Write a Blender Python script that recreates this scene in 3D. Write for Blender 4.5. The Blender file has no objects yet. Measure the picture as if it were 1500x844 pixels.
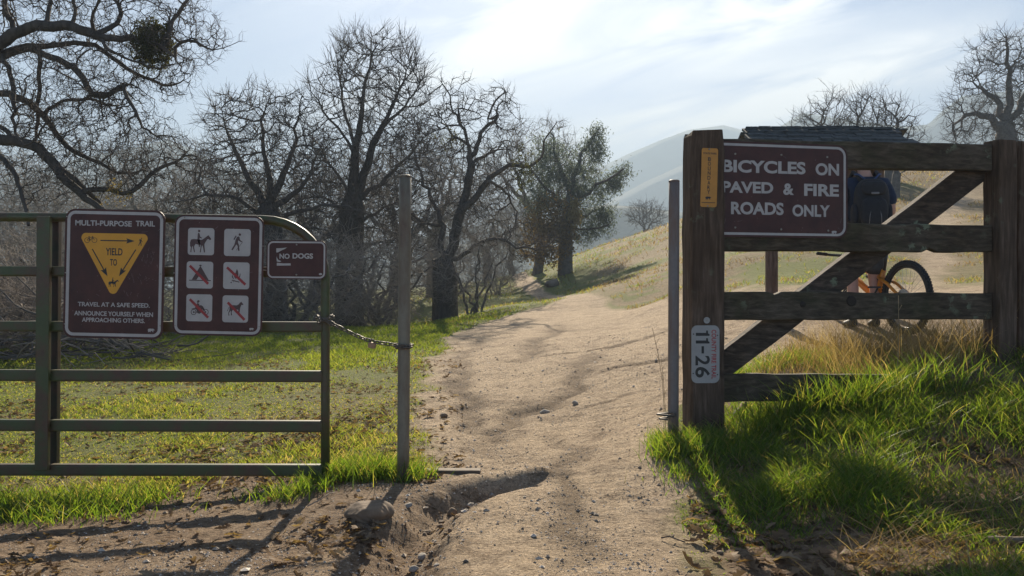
import bpy, bmesh, math, random
import numpy as np
from mathutils import Vector, Matrix, Euler

random.seed(7)
RNG = np.random.default_rng(11)
scene = bpy.context.scene
COL = scene.collection
R = math.radians

# ------------------------------------------------------------------ camera, sky, sun, exposure
F, CX, HY, EYE = 1250.0, 750.0, 430.0, 1.0      # focal length in photo pixels, centre column, horizon row, eye height
cam_d = bpy.data.cameras.new('camera')
cam = bpy.data.objects.new('camera', cam_d)
COL.objects.link(cam)
cam.location = (0, 0, EYE)
cam.rotation_euler = (R(90), 0, 0)
cam_d.sensor_width = 36.0
cam_d.lens = 36.0 * F / 1500.0
cam_d.shift_y = (HY - 422.0) / 1500.0
cam_d.clip_start = 0.05
cam_d.clip_end = 20000.0
scene.camera = cam

SUN_EL, SUN_AZ = 29.0, 1.5                        # degrees; azimuth from +Y towards +X
world = bpy.data.worlds.new('World')
scene.world = world
world.use_nodes = True
wn = world.node_tree
for n in list(wn.nodes):
    wn.nodes.remove(n)


def N(tree, kind, **kw):
    n = tree.nodes.new(kind)
    for k, v in kw.items():
        if k == 'op':
            n.operation = v
        elif hasattr(n, k):
            setattr(n, k, v)
        else:
            n.inputs[k.replace('_', ' ')].default_value = v
    return n


def math_node(tree, op, a, b=None, c=None, clamp=False):
    n = tree.nodes.new('ShaderNodeMath')
    n.operation = op
    n.use_clamp = clamp
    for i, v in enumerate((a, b, c)):
        if v is None:
            continue
        if isinstance(v, (int, float)):
            n.inputs[i].default_value = v
        else:
            tree.links.new(v, n.inputs[i])
    return n.outputs[0]


def build_sky():
    t = wn
    sky = t.nodes.new('ShaderNodeTexSky')
    sky.sky_type = 'NISHITA'
    sky.sun_disc = False
    sky.sun_elevation = R(SUN_EL)
    sky.sun_rotation = R(SUN_AZ)
    sky.air_density = 0.55
    sky.dust_density = 0.3
    sky.ozone_density = 1.2
    tc = t.nodes.new('ShaderNodeTexCoord')
    sep = t.nodes.new('ShaderNodeSeparateXYZ')
    t.links.new(tc.outputs['Generated'], sep.inputs[0])
    m = lambda *a, **k: math_node(t, *a, **k)
    X, Y, Z = sep.outputs
    yy = m('MAXIMUM', m('ABSOLUTE', Y), 0.15)
    az = m('DIVIDE', X, yy)
    el = m('DIVIDE', Z, yy)
    # high thin cirrus: long streaks rising to the right, broken up by warped noise
    th = R(15)
    s = m('ADD', m('MULTIPLY', az, math.cos(th)), m('MULTIPLY', el, math.sin(th)))
    q = m('SUBTRACT', m('MULTIPLY', el, math.cos(th)), m('MULTIPLY', az, math.sin(th)))
    cmb = t.nodes.new('ShaderNodeCombineXYZ')
    t.links.new(m('MULTIPLY', s, 2.4), cmb.inputs[0])
    t.links.new(m('MULTIPLY', q, 11.0), cmb.inputs[1])
    nz = t.nodes.new('ShaderNodeTexNoise')
    nz.inputs['Scale'].default_value = 1.5
    nz.inputs['Detail'].default_value = 8
    nz.inputs['Roughness'].default_value = 0.58
    nz.inputs['Distortion'].default_value = 0.9
    t.links.new(cmb.outputs[0], nz.inputs['Vector'])

    def band(s0, q0, ws, wq, amp):
        a = m('POWER', m('DIVIDE', m('SUBTRACT', s, s0), ws), 2)
        b = m('POWER', m('DIVIDE', m('SUBTRACT', q, q0), wq), 2)
        return m('MULTIPLY', m('EXPONENT', m('MULTIPLY', m('ADD', a, b), -1.0)), amp)

    def sq(px, py):
        a, e = (px - CX) / F, (HY - py) / F
        return a * math.cos(th) + e * math.sin(th), e * math.cos(th) - a * math.sin(th)

    spots = [(740, 5, .12, .065, 2.2), (930, 75, .26, .045, .95), (1120, 10, .20, .045, .7), (1080, 165, .24, .035, .95),
             (1300, 92, .16, .028, .75), (900, 205, .2, .03, .7), (560, 130, .16, .03, .55), (1000, 240, .25, .03, .5),
             (740, -160, .3, .08, .9), (700, 250, .5, .04, .25)]
    tot = None
    for (px, py, ws, wq, amp) in spots:
        s0, q0 = sq(px, py)
        b = band(s0, q0, ws, wq, amp)
        tot = b if tot is None else m('ADD', tot, b)
    nn = m('MULTIPLY', m('SUBTRACT', nz.outputs['Fac'], 0.33), 3.1)
    cl = m('MULTIPLY', tot, nn, clamp=True)
    front = m('GREATER_THAN', Y, 0.0)
    cl = m('MULTIPLY', cl, front)
    mix = t.nodes.new('ShaderNodeMixRGB')
    mix.blend_type = 'MIX'
    t.links.new(cl, mix.inputs[0])
    t.links.new(sky.outputs[0], mix.inputs[1])
    mix.inputs[2].default_value = CLOUD
    bg = t.nodes.new('ShaderNodeBackground')
    bg.inputs[1].default_value = SKY_STRENGTH
    t.links.new(mix.outputs[0], bg.inputs[0])
    out = t.nodes.new('ShaderNodeOutputWorld')
    t.links.new(bg.outputs[0], out.inputs[0])


CLOUD = (11.6, 11.4, 11.1, 1)
SKY_STRENGTH = 0.05
build_sky()

sun_d = bpy.data.lights.new('sun', 'SUN')
sun_d.energy = 5.0
sun_d.angle = R(0.6)
sun_d.color = (1.0, 0.88, 0.70)
sun = bpy.data.objects.new('sun', sun_d)
COL.objects.link(sun)
to_sun = Vector((math.sin(R(SUN_AZ)) * math.cos(R(SUN_EL)), math.cos(R(SUN_AZ)) * math.cos(R(SUN_EL)), math.sin(R(SUN_EL))))
sun.rotation_euler = (-to_sun).to_track_quat('-Z', 'Y').to_euler()
sun.location = (0, 0, 60)

scene.view_settings.view_transform = 'Standard'
scene.view_settings.look = 'None'
scene.view_settings.gamma = 1.0
scene.view_settings.use_curve_mapping = False
scene.view_settings.exposure = 1.75
scene.render.engine = 'CYCLES'
cy = scene.cycles
cy.max_bounces = 8
cy.diffuse_bounces = 3
cy.glossy_bounces = 2
cy.transmission_bounces = 4
cy.transparent_max_bounces = 6
cy.volume_bounces = 1
cy.use_denoising = True
cy.denoiser = 'OPENIMAGEDENOISE'
cy.denoising_prefilter = 'ACCURATE'
cy.denoising_input_passes = 'RGB_ALBEDO_NORMAL'
cy.caustics_reflective = False
cy.caustics_refractive = False
cy.sample_clamp_indirect = 6.0

# ------------------------------------------------------------------ helpers


def tag(o, label=None, cat=None, group=None, kind=None):
    if label:
        o['label'] = label
    if cat:
        o['category'] = cat
    if group:
        o['group'] = group
    if kind:
        o['kind'] = kind
    return o


def empty(name, loc, label=None, cat=None, group=None, rz=0):
    o = bpy.data.objects.new(name, None)
    COL.objects.link(o)
    o.location = loc
    o.rotation_euler = (0, 0, rz)
    return tag(o, label, cat, group)


def link(name, me, mat=None, parent=None, loc=None):
    o = bpy.data.objects.new(name, me)
    COL.objects.link(o)
    if mat is not None:
        me.materials.clear()
        me.materials.append(mat)
    if parent is not None:
        o.parent = parent
    if loc is not None:
        o.location = loc
    return o


def mesh_np(name, V, faces, smooth=True, attrs=None):
    """V (n,3); faces: list of (m,k) integer arrays; attrs: {name: (n,) floats or (n,3) colours}."""
    me = bpy.data.meshes.new(name)
    V = np.asarray(V, dtype=np.float32)
    me.vertices.add(len(V))
    me.vertices.foreach_set('co', V.ravel())
    faces = [np.asarray(f, dtype=np.int32) for f in faces if len(f)]
    nl = sum(f.size for f in faces)
    nf = sum(len(f) for f in faces)
    me.loops.add(nl)
    me.polygons.add(nf)
    me.loops.foreach_set('vertex_index', np.concatenate([f.ravel() for f in faces]))
    tot = np.concatenate([np.full(len(f), f.shape[1], dtype=np.int32) for f in faces])
    st = np.concatenate([[0], np.cumsum(tot)[:-1]]).astype(np.int32)
    me.polygons.foreach_set('loop_start', st)
    me.polygons.foreach_set('use_smooth', np.full(nf, smooth, dtype=bool))
    if attrs:
        for k, a in attrs.items():
            a = np.asarray(a, dtype=np.float32)
            if a.ndim == 1:
                at = me.attributes.new(k, 'FLOAT', 'POINT')
                at.data.foreach_set('value', a)
            else:
                at = me.attributes.new(k, 'FLOAT_VECTOR', 'POINT')
                at.data.foreach_set('vector', a.ravel())
    me.update(calc_edges=True)
    return me


class MB:
    """collects simple shapes into one mesh"""
    def __init__(s):
        s.V, s.F, s.n = [], [], 0

    def add(s, V, Fs):
        s.V.append(np.asarray(V, float))
        for f in Fs:
            s.F.append(tuple(int(i) + s.n for i in f))
        s.n += len(V)

    def box8(s, c):
        """8 corners: bottom a b c d, top a b c d"""
        s.add(c, [(3, 2, 1, 0), (4, 5, 6, 7), (0, 1, 5, 4), (1, 2, 6, 5), (2, 3, 7, 6), (3, 0, 4, 7)])

    def box(s, c, h, M=None):
        c, h = np.array(c, float), np.array(h, float)
        k = np.array([(-1, -1, -1), (1, -1, -1), (1, 1, -1), (-1, 1, -1), (-1, -1, 1), (1, -1, 1), (1, 1, 1), (-1, 1, 1)], float) * h
        if M is not None:
            k = k @ np.array(M).T
        s.box8(k + c)

    def tube(s, pts, rad, k=8, closed=False, caps=True, ref=(0.31, 0.02, 0.95)):
        P = np.array(pts, float)
        n = len(P)
        rad = np.full(n, rad, float) if np.isscalar(rad) else np.array(rad, float)
        if closed:
            T = np.roll(P, -1, 0) - np.roll(P, 1, 0)
        else:
            T = np.gradient(P, axis=0)
        T /= np.linalg.norm(T, axis=1)[:, None] + 1e-12
        ref = np.array(ref, float)
        U = np.cross(T[0], ref)
        if np.linalg.norm(U) < 0.05:
            U = np.cross(T[0], (1, 0.1, 0))
        U /= np.linalg.norm(U)
        V = []
        for i in range(n):
            U = U - T[i] * np.dot(U, T[i])
            U /= np.linalg.norm(U) + 1e-12
            W = np.cross(T[i], U)
            for j in range(k):
                a = 2 * math.pi * j / k
                V.append(P[i] + rad[i] * (math.cos(a) * U + math.sin(a) * W))
        Fs = []
        for i in range(n if closed else n - 1):
            i2 = (i + 1) % n
            for j in range(k):
                j2 = (j + 1) % k
                Fs.append((i * k + j, i * k + j2, i2 * k + j2, i2 * k + j))
        if caps and not closed:
            Fs.append(tuple(reversed(range(k))))
            Fs.append(tuple((n - 1) * k + j for j in range(k)))
        s.add(V, Fs)

    def mesh(s, name, smooth=False):
        me = bpy.data.meshes.new(name)
        me.from_pydata([tuple(v) for v in np.concatenate(s.V)], [], s.F)
        me.polygons.foreach_set('use_smooth', np.full(len(me.polygons), smooth, dtype=bool))
        me.update()
        return me

    def build(s, name, mat, parent=None, smooth=False, loc=None):
        return link(name, s.mesh(name, smooth), mat, parent, loc)


def bevel(o, w, seg=2):
    bm = bmesh.new()
    bm.from_mesh(o.data)
    bmesh.ops.remove_doubles(bm, verts=bm.verts, dist=1e-6)
    bmesh.ops.bevel(bm, geom=[e for e in bm.edges if e.calc_length() > w * 2 and len(e.link_faces) == 2 and e.calc_face_angle(0) > 0.5],
                    offset=w, segments=seg, affect='EDGES', profile=0.6)
    bm.to_mesh(o.data)
    bm.free()
    return o


# -- noise
def _hash(ix, iy, seed):
    h = (ix.astype(np.int64) * 374761393 + iy.astype(np.int64) * 668265263 + seed * 1274126177) & 0xFFFFFFFF
    h = ((h ^ (h >> 13)) * 1274126177) & 0xFFFFFFFF
    h = h ^ (h >> 16)
    return (h & 0xFFFF) / 65535.0


def vnoise(x, y, seed=0):
    x, y = np.asarray(x, float), np.asarray(y, float)
    ix, iy = np.floor(x), np.floor(y)
    fx, fy = x - ix, y - iy
    fx = fx * fx * (3 - 2 * fx)
    fy = fy * fy * (3 - 2 * fy)
    a, b = _hash(ix, iy, seed), _hash(ix + 1, iy, seed)
    c, d = _hash(ix, iy + 1, seed), _hash(ix + 1, iy + 1, seed)
    return (a * (1 - fx) + b * fx) * (1 - fy) + (c * (1 - fx) + d * fx) * fy


def fbm(x, y, seed=0, oct=4):
    v, a, t = 0.0, 1.0, 0.0
    for i in range(oct):
        v = v + a * vnoise(np.asarray(x) * 2 ** i + 17.3 * i, np.asarray(y) * 2 ** i - 9.1 * i, seed + i)
        t += a
        a *= 0.5
    return v / t


def sstep(a, b, x):
    t = np.clip((np.asarray(x, float) - a) / (b - a), 0, 1)
    return t * t * (3 - 2 * t)


def P(px, py, d):
    """world point at depth d along the sight line through a photo pixel"""
    return Vector(((px - CX) / F * d, d, EYE - (py - HY) / F * d))


# ------------------------------------------------------------------ materials
def new_mat(name):
    m = bpy.data.materials.new(name)
    m.use_nodes = True
    t = m.node_tree
    return m, t, t.nodes['Principled BSDF']


def ramp(t, fac, stops):
    r = t.nodes.new('ShaderNodeValToRGB')
    el = r.color_ramp.elements
    el[0].position, el[0].color = stops[0][0], (*stops[0][1], 1)
    el[1].position, el[1].color = stops[-1][0], (*stops[-1][1], 1)
    for p, c in stops[1:-1]:
        e = el.new(p)
        e.color = (*c, 1)
    t.links.new(fac, r.inputs[0])
    return r.outputs[0]


def noise(t, scale, detail=5, rough=0.6, vec=None, dist=0.0, stretch=None, coord='Object'):
    n = t.nodes.new('ShaderNodeTexNoise')
    n.inputs['Scale'].default_value = scale
    n.inputs['Detail'].default_value = detail
    n.inputs['Roughness'].default_value = rough
    n.inputs['Distortion'].default_value = dist
    if vec is None:
        tc = t.nodes.new('ShaderNodeTexCoord')
        vec = tc.outputs[coord]
    if stretch is not None:
        mp = t.nodes.new('ShaderNodeMapping')
        mp.inputs['Scale'].default_value = stretch
        t.links.new(vec, mp.inputs['Vector'])
        vec = mp.outputs[0]
    t.links.new(vec, n.inputs['Vector'])
    return n.outputs['Fac']


def mixc(t, fac, a, b, mode='MIX'):
    n = t.nodes.new('ShaderNodeMixRGB')
    n.blend_type = mode
    for i, v in ((0, fac), (1, a), (2, b)):
        if isinstance(v, (int, float)):
            n.inputs[i].default_value = v
        elif isinstance(v, tuple):
            n.inputs[i].default_value = (*v[:3], 1)
        else:
            t.links.new(v, n.inputs[i])
    return n.outputs[0]


def bump(t, bsdf, h, strength=0.3, dist=0.02):
    b = t.nodes.new('ShaderNodeBump')
    b.inputs['Strength'].default_value = strength
    b.inputs['Distance'].default_value = dist
    t.links.new(h, b.inputs['Height'])
    t.links.new(b.outputs[0], bsdf.inputs['Normal'])


def simple(name, col, rough=0.7, metal=0.0, var=0.25, scale=8, bmp=0.0, stretch=None, spec=0.5):
    m, t, b = new_mat(name)
    f = noise(t, scale, 6, 0.65, stretch=stretch)
    lo = tuple(c * (1 - var) for c in col)
    hi = tuple(min(1, c * (1 + var)) for c in col)
    t.links.new(ramp(t, f, [(0.3, lo), (0.7, hi)]), b.inputs['Base Color'])
    b.inputs['Roughness'].default_value = rough
    b.inputs['Metallic'].default_value = metal
    b.inputs['Specular IOR Level'].default_value = spec
    if bmp:
        bump(t, b, f, bmp, 0.01)
    return m


def wood_mat(name, base, light, lichen=True, axis='x', moss=0.0):
    m, t, b = new_mat(name)
    st = {'x': (1.2, 14, 14), 'z': (14, 14, 1.2), 'y': (14, 1.2, 14)}[axis]
    g = noise(t, 3.0, 8, 0.65, stretch=st, dist=0.4)
    c = ramp(t, g, [(0.28, tuple(x * 0.45 for x in base)), (0.5, base), (0.72, light)])
    big = noise(t, 2.2, 4, 0.6)
    c = mixc(t, ramp(t, big, [(0.35, (0, 0, 0)), (0.7, (1, 1, 1))]), c, mixc(t, 1.0, c, (0.62, 0.55, 0.45), 'MULTIPLY'))
    if moss:
        mo = noise(t, 3.0, 5, 0.7)
        c = mixc(t, ramp(t, mo, [(0.5, (0, 0, 0)), (0.75, (moss,) * 3)]), c, (0.05, 0.06, 0.02))
    kn = t.nodes.new('ShaderNodeTexVoronoi')
    kn.inputs['Scale'].default_value = 3.1
    tc = t.nodes.new('ShaderNodeTexCoord')
    t.links.new(tc.outputs['Object'], kn.inputs['Vector'])
    kf = ramp(t, kn.outputs['Distance'], [(0.06, (1, 1, 1)), (0.12, (0, 0, 0))])
    c = mixc(t, kf, c, tuple(x * 0.25 for x in base))
    if lichen:
        v = t.nodes.new('ShaderNodeTexVoronoi')
        v.inputs['Scale'].default_value = 11
        v.inputs['Randomness'].default_value = 1.0
        wob = noise(t, 60, 3, 0.6)
        t.links.new(tc.outputs['Object'], v.inputs['Vector'])
        dd = math_node(t, 'ADD', v.outputs['Distance'], math_node(t, 'MULTIPLY', math_node(t, 'SUBTRACT', wob, 0.5), 0.8))
        spot = ramp(t, dd, [(0.20, (1, 1, 1)), (0.34, (0, 0, 0))])
        reg = ramp(t, noise(t, 2.6, 3, 0.6), [(0.56, (0, 0, 0)), (0.64, (1, 1, 1))])
        lf = mixc(t, 1.0, spot, reg, 'MULTIPLY')
        c = mixc(t, lf, c, (0.17, 0.19, 0.12))
    t.links.new(c, b.inputs['Base Color'])
    b.inputs['Roughness'].default_value = 0.85
    b.inputs['Specular IOR Level'].default_value = 0.25
    bump(t, b, g, 0.5, 0.012)
    return m


def painted_metal(name, col, rust, amount=0.5, rough=0.45, stretch=(1, 1, 1)):
    m, t, b = new_mat(name)
    f = noise(t, 7, 8, 0.7, stretch=stretch)
    k = ramp(t, f, [(0.5 - 0.12 * amount, (0, 0, 0)), (0.74 - 0.14 * amount, (1, 1, 1))])
    f2 = noise(t, 40, 5, 0.6)
    c0 = mixc(t, f2, tuple(x * 0.75 for x in col), tuple(x * 1.2 for x in col))
    c = mixc(t, k, c0, mixc(t, f2, rust, tuple(x * 0.4 for x in rust)))
    t.links.new(c, b.inputs['Base Color'])
    b.inputs['Roughness'].default_value = rough
    b.inputs['Specular IOR Level'].default_value = 0.5
    bump(t, b, f2, 0.15, 0.003)
    return m


TRANS_TINT = (1.8, 1.65, 0.75)


def leaf_mat(name, stops, trans=0.5, rough=0.6, attr='rnd', gloss=0.006, tint=None):
    m, t, b = new_mat(name)
    a = t.nodes.new('ShaderNodeAttribute')
    a.attribute_name = attr
    c = ramp(t, a.outputs['Fac'], stops)
    t.nodes.remove(b)
    out = t.nodes['Material Output']
    d = t.nodes.new('ShaderNodeBsdfDiffuse')
    tr = t.nodes.new('ShaderNodeBsdfTranslucent')
    g = t.nodes.new('ShaderNodeBsdfGlossy')
    g.inputs['Roughness'].default_value = rough * 0.7
    mx = t.nodes.new('ShaderNodeMixShader')
    mx.inputs[0].default_value = trans
    t.links.new(c, d.inputs[0])
    t.links.new(mixc(t, 1.0, c, tint or TRANS_TINT, 'MULTIPLY'), tr.inputs[0])
    t.links.new(d.outputs[0], mx.inputs[1])
    t.links.new(tr.outputs[0], mx.inputs[2])
    mx2 = t.nodes.new('ShaderNodeMixShader')
    mx2.inputs[0].default_value = gloss
    t.links.new(mx.outputs[0], mx2.inputs[1])
    t.links.new(g.outputs[0], mx2.inputs[2])
    t.links.new(mx2.outputs[0], out.inputs[0])
    return m


M = {}
M['maroon'] = simple('sign_maroon', (0.060, 0.0185, 0.013), 0.5, var=0.36, scale=7, spec=0.35)
M['maroon_edge'] = simple('sign_edge', (0.05, 0.016, 0.015), 0.5)
M['sign_white'] = simple('sign_white', (0.42, 0.385, 0.35), 0.5, var=0.1, scale=14)
M['sign_amber'] = simple('sign_amber', (0.64, 0.29, 0.006), 0.45, var=0.08, scale=10)
M['sign_orange'] = simple('boundary_orange', (0.50, 0.22, 0.025), 0.5, var=0.14, scale=12)
M['sign_black'] = simple('sign_black', (0.018, 0.016, 0.015), 0.55)
M['sign_brown'] = simple('pictogram_brown', (0.065, 0.028, 0.024), 0.5)
M['sign_red'] = simple('slash_red', (0.28, 0.010, 0.010), 0.45)
M['letter_red'] = simple('letter_red', (0.36, 0.03, 0.03), 0.5)
M['plate_white'] = simple('plate_white', (0.34, 0.33, 0.31), 0.5, var=0.12, scale=9)
M['bolt'] = simple('bolt_metal', (0.30, 0.27, 0.22), 0.5, 0.6)
M['gate'] = painted_metal('gate_paint', (0.056, 0.074, 0.022), (0.12, 0.058, 0.032), 0.7, 0.5)
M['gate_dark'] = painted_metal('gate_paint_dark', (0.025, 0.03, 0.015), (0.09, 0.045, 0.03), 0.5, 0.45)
M['pole'] = painted_metal('pole_weathered', (0.20, 0.18, 0.13), (0.16, 0.10, 0.065), 0.7, 0.6, (1, 1, .25))
M['pole_rust'] = painted_metal('pole_rusty', (0.18, 0.16, 0.15), (0.22, 0.11, 0.06), 0.7, 0.6, (1, 1, .2))
M['chain'] = simple('chain_metal', (0.13, 0.11, 0.09), 0.55, 0.5, var=0.4, scale=60)
M['lock'] = simple('lock_metal', (0.27, 0.17, 0.10), 0.5, 0.5)
M['wood_post'] = wood_mat('post_wood', (0.105, 0.072, 0.050), (0.19, 0.135, 0.10), True, 'z')
M['wood_rail'] = wood_mat('rail_wood', (0.085, 0.066, 0.046), (0.165, 0.132, 0.095), True, 'x', 0.5)
M['wood_brace'] = wood_mat('brace_wood', (0.080, 0.060, 0.045), (0.19, 0.14, 0.105), True, 'x')
M['kiosk_wood'] = wood_mat('kiosk_wood', (0.16, 0.11, 0.085), (0.25, 0.18, 0.14), False, 'z')
M['shingle'] = simple('roof_shingle', (0.05, 0.056, 0.056), 0.8, var=0.75, scale=5, bmp=0.3, stretch=(3, 12, 12))
M['log'] = wood_mat('grey_log', (0.22, 0.18, 0.14), (0.36, 0.31, 0.26), False, 'x')
M['rock'] = simple('rock', (0.17, 0.118, 0.075), 0.9, var=0.4, scale=9, bmp=0.6)
M['stone'] = simple('stone', (0.33, 0.29, 0.24), 0.85, var=0.4, scale=20, bmp=0.4)
M['bark'] = simple('bark_dark', (0.070, 0.060, 0.052), 0.95, var=0.45, scale=6, bmp=0.7, stretch=(2, 2, .5), spec=0.15)
M['bark_grey'] = simple('bark_grey', (0.115, 0.10, 0.088), 0.95, var=0.35, scale=6, bmp=0.4, spec=0.15)
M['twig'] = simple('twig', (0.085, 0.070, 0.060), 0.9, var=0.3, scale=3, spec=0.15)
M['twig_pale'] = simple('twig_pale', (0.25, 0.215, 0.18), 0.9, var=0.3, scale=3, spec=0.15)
M['twig_dry'] = simple('dry_branch', (0.24, 0.20, 0.165), 0.9, var=0.4, scale=3, spec=0.15)
M['mistletoe'] = leaf_mat('mistletoe_leaf', [(0, (0.03, 0.035, 0.015)), (1, (0.08, 0.08, 0.035))], 0.35)
M['yellow_leaf'] = leaf_mat('yellow_leaf', [(0, (0.16, 0.12, 0.04)), (1, (0.27, 0.21, 0.08))], 0.45, tint=(1.3, 1.25, .9))
M['gum_leaf'] = leaf_mat('gum_leaf', [(0, (0.055, 0.07, 0.06)), (0.7, (0.12, 0.14, 0.118)), (1, (0.20, 0.215, 0.17))], 0.45, tint=(1.25, 1.3, 1.0))
M['rust_leaf'] = leaf_mat('rust_leaf', [(0, (0.07, 0.05, 0.03)), (1, (0.17, 0.12, 0.06))], 0.4)
# ------------------------------------------------------------------ the lie of the land
CTRL = [  # photo column, photo row, metres ahead: where the ground is seen
    (750, 844, 2.9), (750, 760, 3.75), (750, 700, 4.7), (850, 640, 5.9), (820, 560, 8.2), (810, 500, 12.5), (800, 465, 19),
    (800, 444, 28), (815, 430, 37), (780, 416, 46), (762, 402, 60), (755, 404, 90), (832, 398, 45), (560, 700, 4.65), (400, 705, 4.75),
    (100, 752, 4.3), (100, 720, 4.9), (100, 844, 3.2), (250, 844, 3.1), (450, 844, 3.05), (300, 700, 5.1), (300, 620, 7), (300, 560, 9.5),
    (300, 512, 14), (300, 488, 19), (60, 532, 12), (550, 500, 15), (560, 483, 20), (600, 480, 27), (500, 474, 29), (650, 469, 28),
    (400, 470, 27), (100, 480, 24), (0, 465, 40), (300, 452, 45), (500, 445, 50), (650, 432, 50), (720, 438, 36), (740, 448, 27), (700, 418, 80),
    (-300, 470, 30), (-400, 560, 10), (-400, 720, 5), (-500, 844, 3), (-300, 440, 90),
    (986, 652, 5.0), (1030, 634, 5.2), (1040, 700, 4.4), (1090, 844, 3.05), (1200, 604, 5.35), (1330, 562, 5.5), (1470, 522, 5.65), (1700, 480, 5.9),
    (1250, 700, 4.25), (1250, 844, 3.0), (1500, 705, 4.2), (1500, 605, 4.95), (1500, 850, 2.9), (1750, 700, 4.1), (1800, 844, 3),
    (1150, 545, 6.3), (1300, 520, 6.8), (1450, 505, 7.2),
    (1080, 519, 8.3), (970, 520, 8.8), (970, 500, 10.2), (970, 470, 13.5), (970, 441, 20), (1330, 488, 8.4), (1200, 484, 8.8), (1130, 466, 9.7), (1090, 425, 13), (1080, 398, 17),
    (1350, 415, 14), (1480, 440, 9.5), (1400, 328, 25), (1440, 280, 36), (1330, 268, 38), (1250, 266, 42), (1470, 240, 48), (1700, 330, 20), (1800, 240, 40),
    (1060, 378, 19), (1150, 365, 20), (1060, 335, 40), (1150, 300, 44), (870, 432, 24), (920, 404, 31), (960, 372, 40), (975, 333, 58), (900, 354, 62), (850, 372, 66),
    (1100, 295, 60), (1250, 275, 70), (975, 345, 85), (900, 380, 90), (850, 395, 90),
]
for pxx in (-400, 0, 400, 750, 1100, 1500, 1900):
    CTRL.append((pxx, 424, 320))
    CTRL.append((pxx, 426, 700))
_A = np.array([(c[0] / 420.0, math.log(c[2]) * 1.7) for c in CTRL])
_Q = np.array([(c[1] - HY) / F for c in CTRL])


def _phi(r2):
    return 0.5 * r2 * np.log(r2 + 1e-9)


_n = len(_A)
_D2 = ((_A[:, None] - _A[None]) ** 2).sum(-1)
_K = np.zeros((_n + 3, _n + 3))
_K[:_n, :_n] = _phi(_D2) + np.eye(_n) * 2e-3
_K[:_n, _n] = 1
_K[:_n, _n + 1:] = _A
_K[_n:, :_n] = _K[:_n, _n:].T
_W = np.linalg.solve(_K, np.concatenate([_Q, [0, 0, 0]]))


def base_z(x, y):
    x, y = np.asarray(x, float), np.asarray(y, float)
    d = np.maximum(y, 2.7)
    px = np.clip(CX + F * x / d, -420, 1850)
    a = np.stack([px / 420.0, np.log(np.minimum(d, 690)) * 1.7], -1)
    out = np.empty(a.shape[:-1]).ravel()
    af = a.reshape(-1, 2)
    for i in range(0, len(af), 20000):
        s = af[i:i + 20000]
        r2 = ((s[:, None] - _A[None]) ** 2).sum(-1)
        out[i:i + 20000] = _phi(r2) @ _W[:_n] + _W[_n] + s @ _W[_n + 1:]
    q = out.reshape(d.shape)
    return EYE - q * d


def seg_dist(x, y, pts):
    """distance to a polyline, and how far along it (0..1)"""
    best = np.full(np.shape(x), 1e9)
    al = np.zeros(np.shape(x))
    n = len(pts) - 1
    for i in range(n):
        ax, ay = pts[i]
        bx, by = pts[i + 1]
        L2 = (bx - ax) ** 2 + (by - ay) ** 2
        t = np.clip(((x - ax) * (bx - ax) + (y - ay) * (by - ay)) / L2, 0, 1)
        dd = np.hypot(x - ax - t * (bx - ax), y - ay - t * (by - ay))
        k = dd < best
        best = np.where(k, dd, best)
        al = np.where(k, (i + t) / n, al)
    return best, al


def gpt(px, py, d):
    return ((px - CX) / F * d, d)


GULLY = [gpt(790, 706, 4.62), gpt(740, 714, 4.5), gpt(700, 724, 4.4), gpt(655, 742, 4.2), gpt(625, 770, 3.9), gpt(600, 805, 3.45), gpt(575, 850, 3.0), gpt(540, 900, 2.5)]
RUTS = [([gpt(1000, 464, 11.5), gpt(960, 468, 11.2), gpt(925, 477, 10.8), gpt(890, 487, 10.6), gpt(860, 496, 10.4), gpt(800, 508, 10.6), gpt(735, 520, 10.4)], 0.075, 0.075),
        ([gpt(905, 490, 10.6), gpt(870, 510, 9.9), gpt(850, 540, 8.9), gpt(830, 575, 7.7), gpt(800, 600, 7.1), gpt(755, 625, 6.4), gpt(715, 650, 5.8), gpt(705, 680, 5.2)], 0.14, 0.055),
        ([gpt(700, 490, 14), gpt(672, 530, 10.2), gpt(662, 555, 9), gpt(690, 585, 7.6), gpt(712, 615, 6.6), gpt(720, 650, 5.8)], 0.13, 0.05),
        ([gpt(1040, 505, 8.6), gpt(980, 520, 8.4), gpt(900, 535, 8.5), gpt(860, 548, 8.4)], 0.06, 0.03),
        ([gpt(940, 575, 7.2), gpt(890, 588, 7.0), gpt(840, 600, 6.9)], 0.05, 0.022),
        ([gpt(830, 470, 17), gpt(790, 500, 13), gpt(760, 540, 10)], 0.18, 0.05),
        ([gpt(860, 844, 2.9), gpt(850, 760, 3.75), gpt(835, 690, 4.9), gpt(820, 640, 6)], 0.09, 0.022)]


def rut_amount(x, y):
    out = np.zeros(np.shape(x))
    wx = x + (fbm(x * 1.7, y * 1.7, 4, 3) - .5) * .45
    wy = y + (fbm(x * 1.7, y * 1.7, 8, 3) - .5) * .5
    dep = np.zeros(np.shape(x))
    for pts, w, dp in RUTS:
        g, al = seg_dist(wx, wy, pts)
        e = np.sin(np.clip(al * 0.94 + 0.03, 0, 1) * math.pi) ** .6
        ww = w * .62 * (.6 + .9 * vnoise(x * 3, y * 3, 6))
        k = np.exp(-(g / ww) ** 2) * e
        dep = dep + k * dp * .75
        out = np.maximum(out, np.exp(-(g / (ww * 1.6)) ** 2) * e)
    return out, dep


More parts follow.
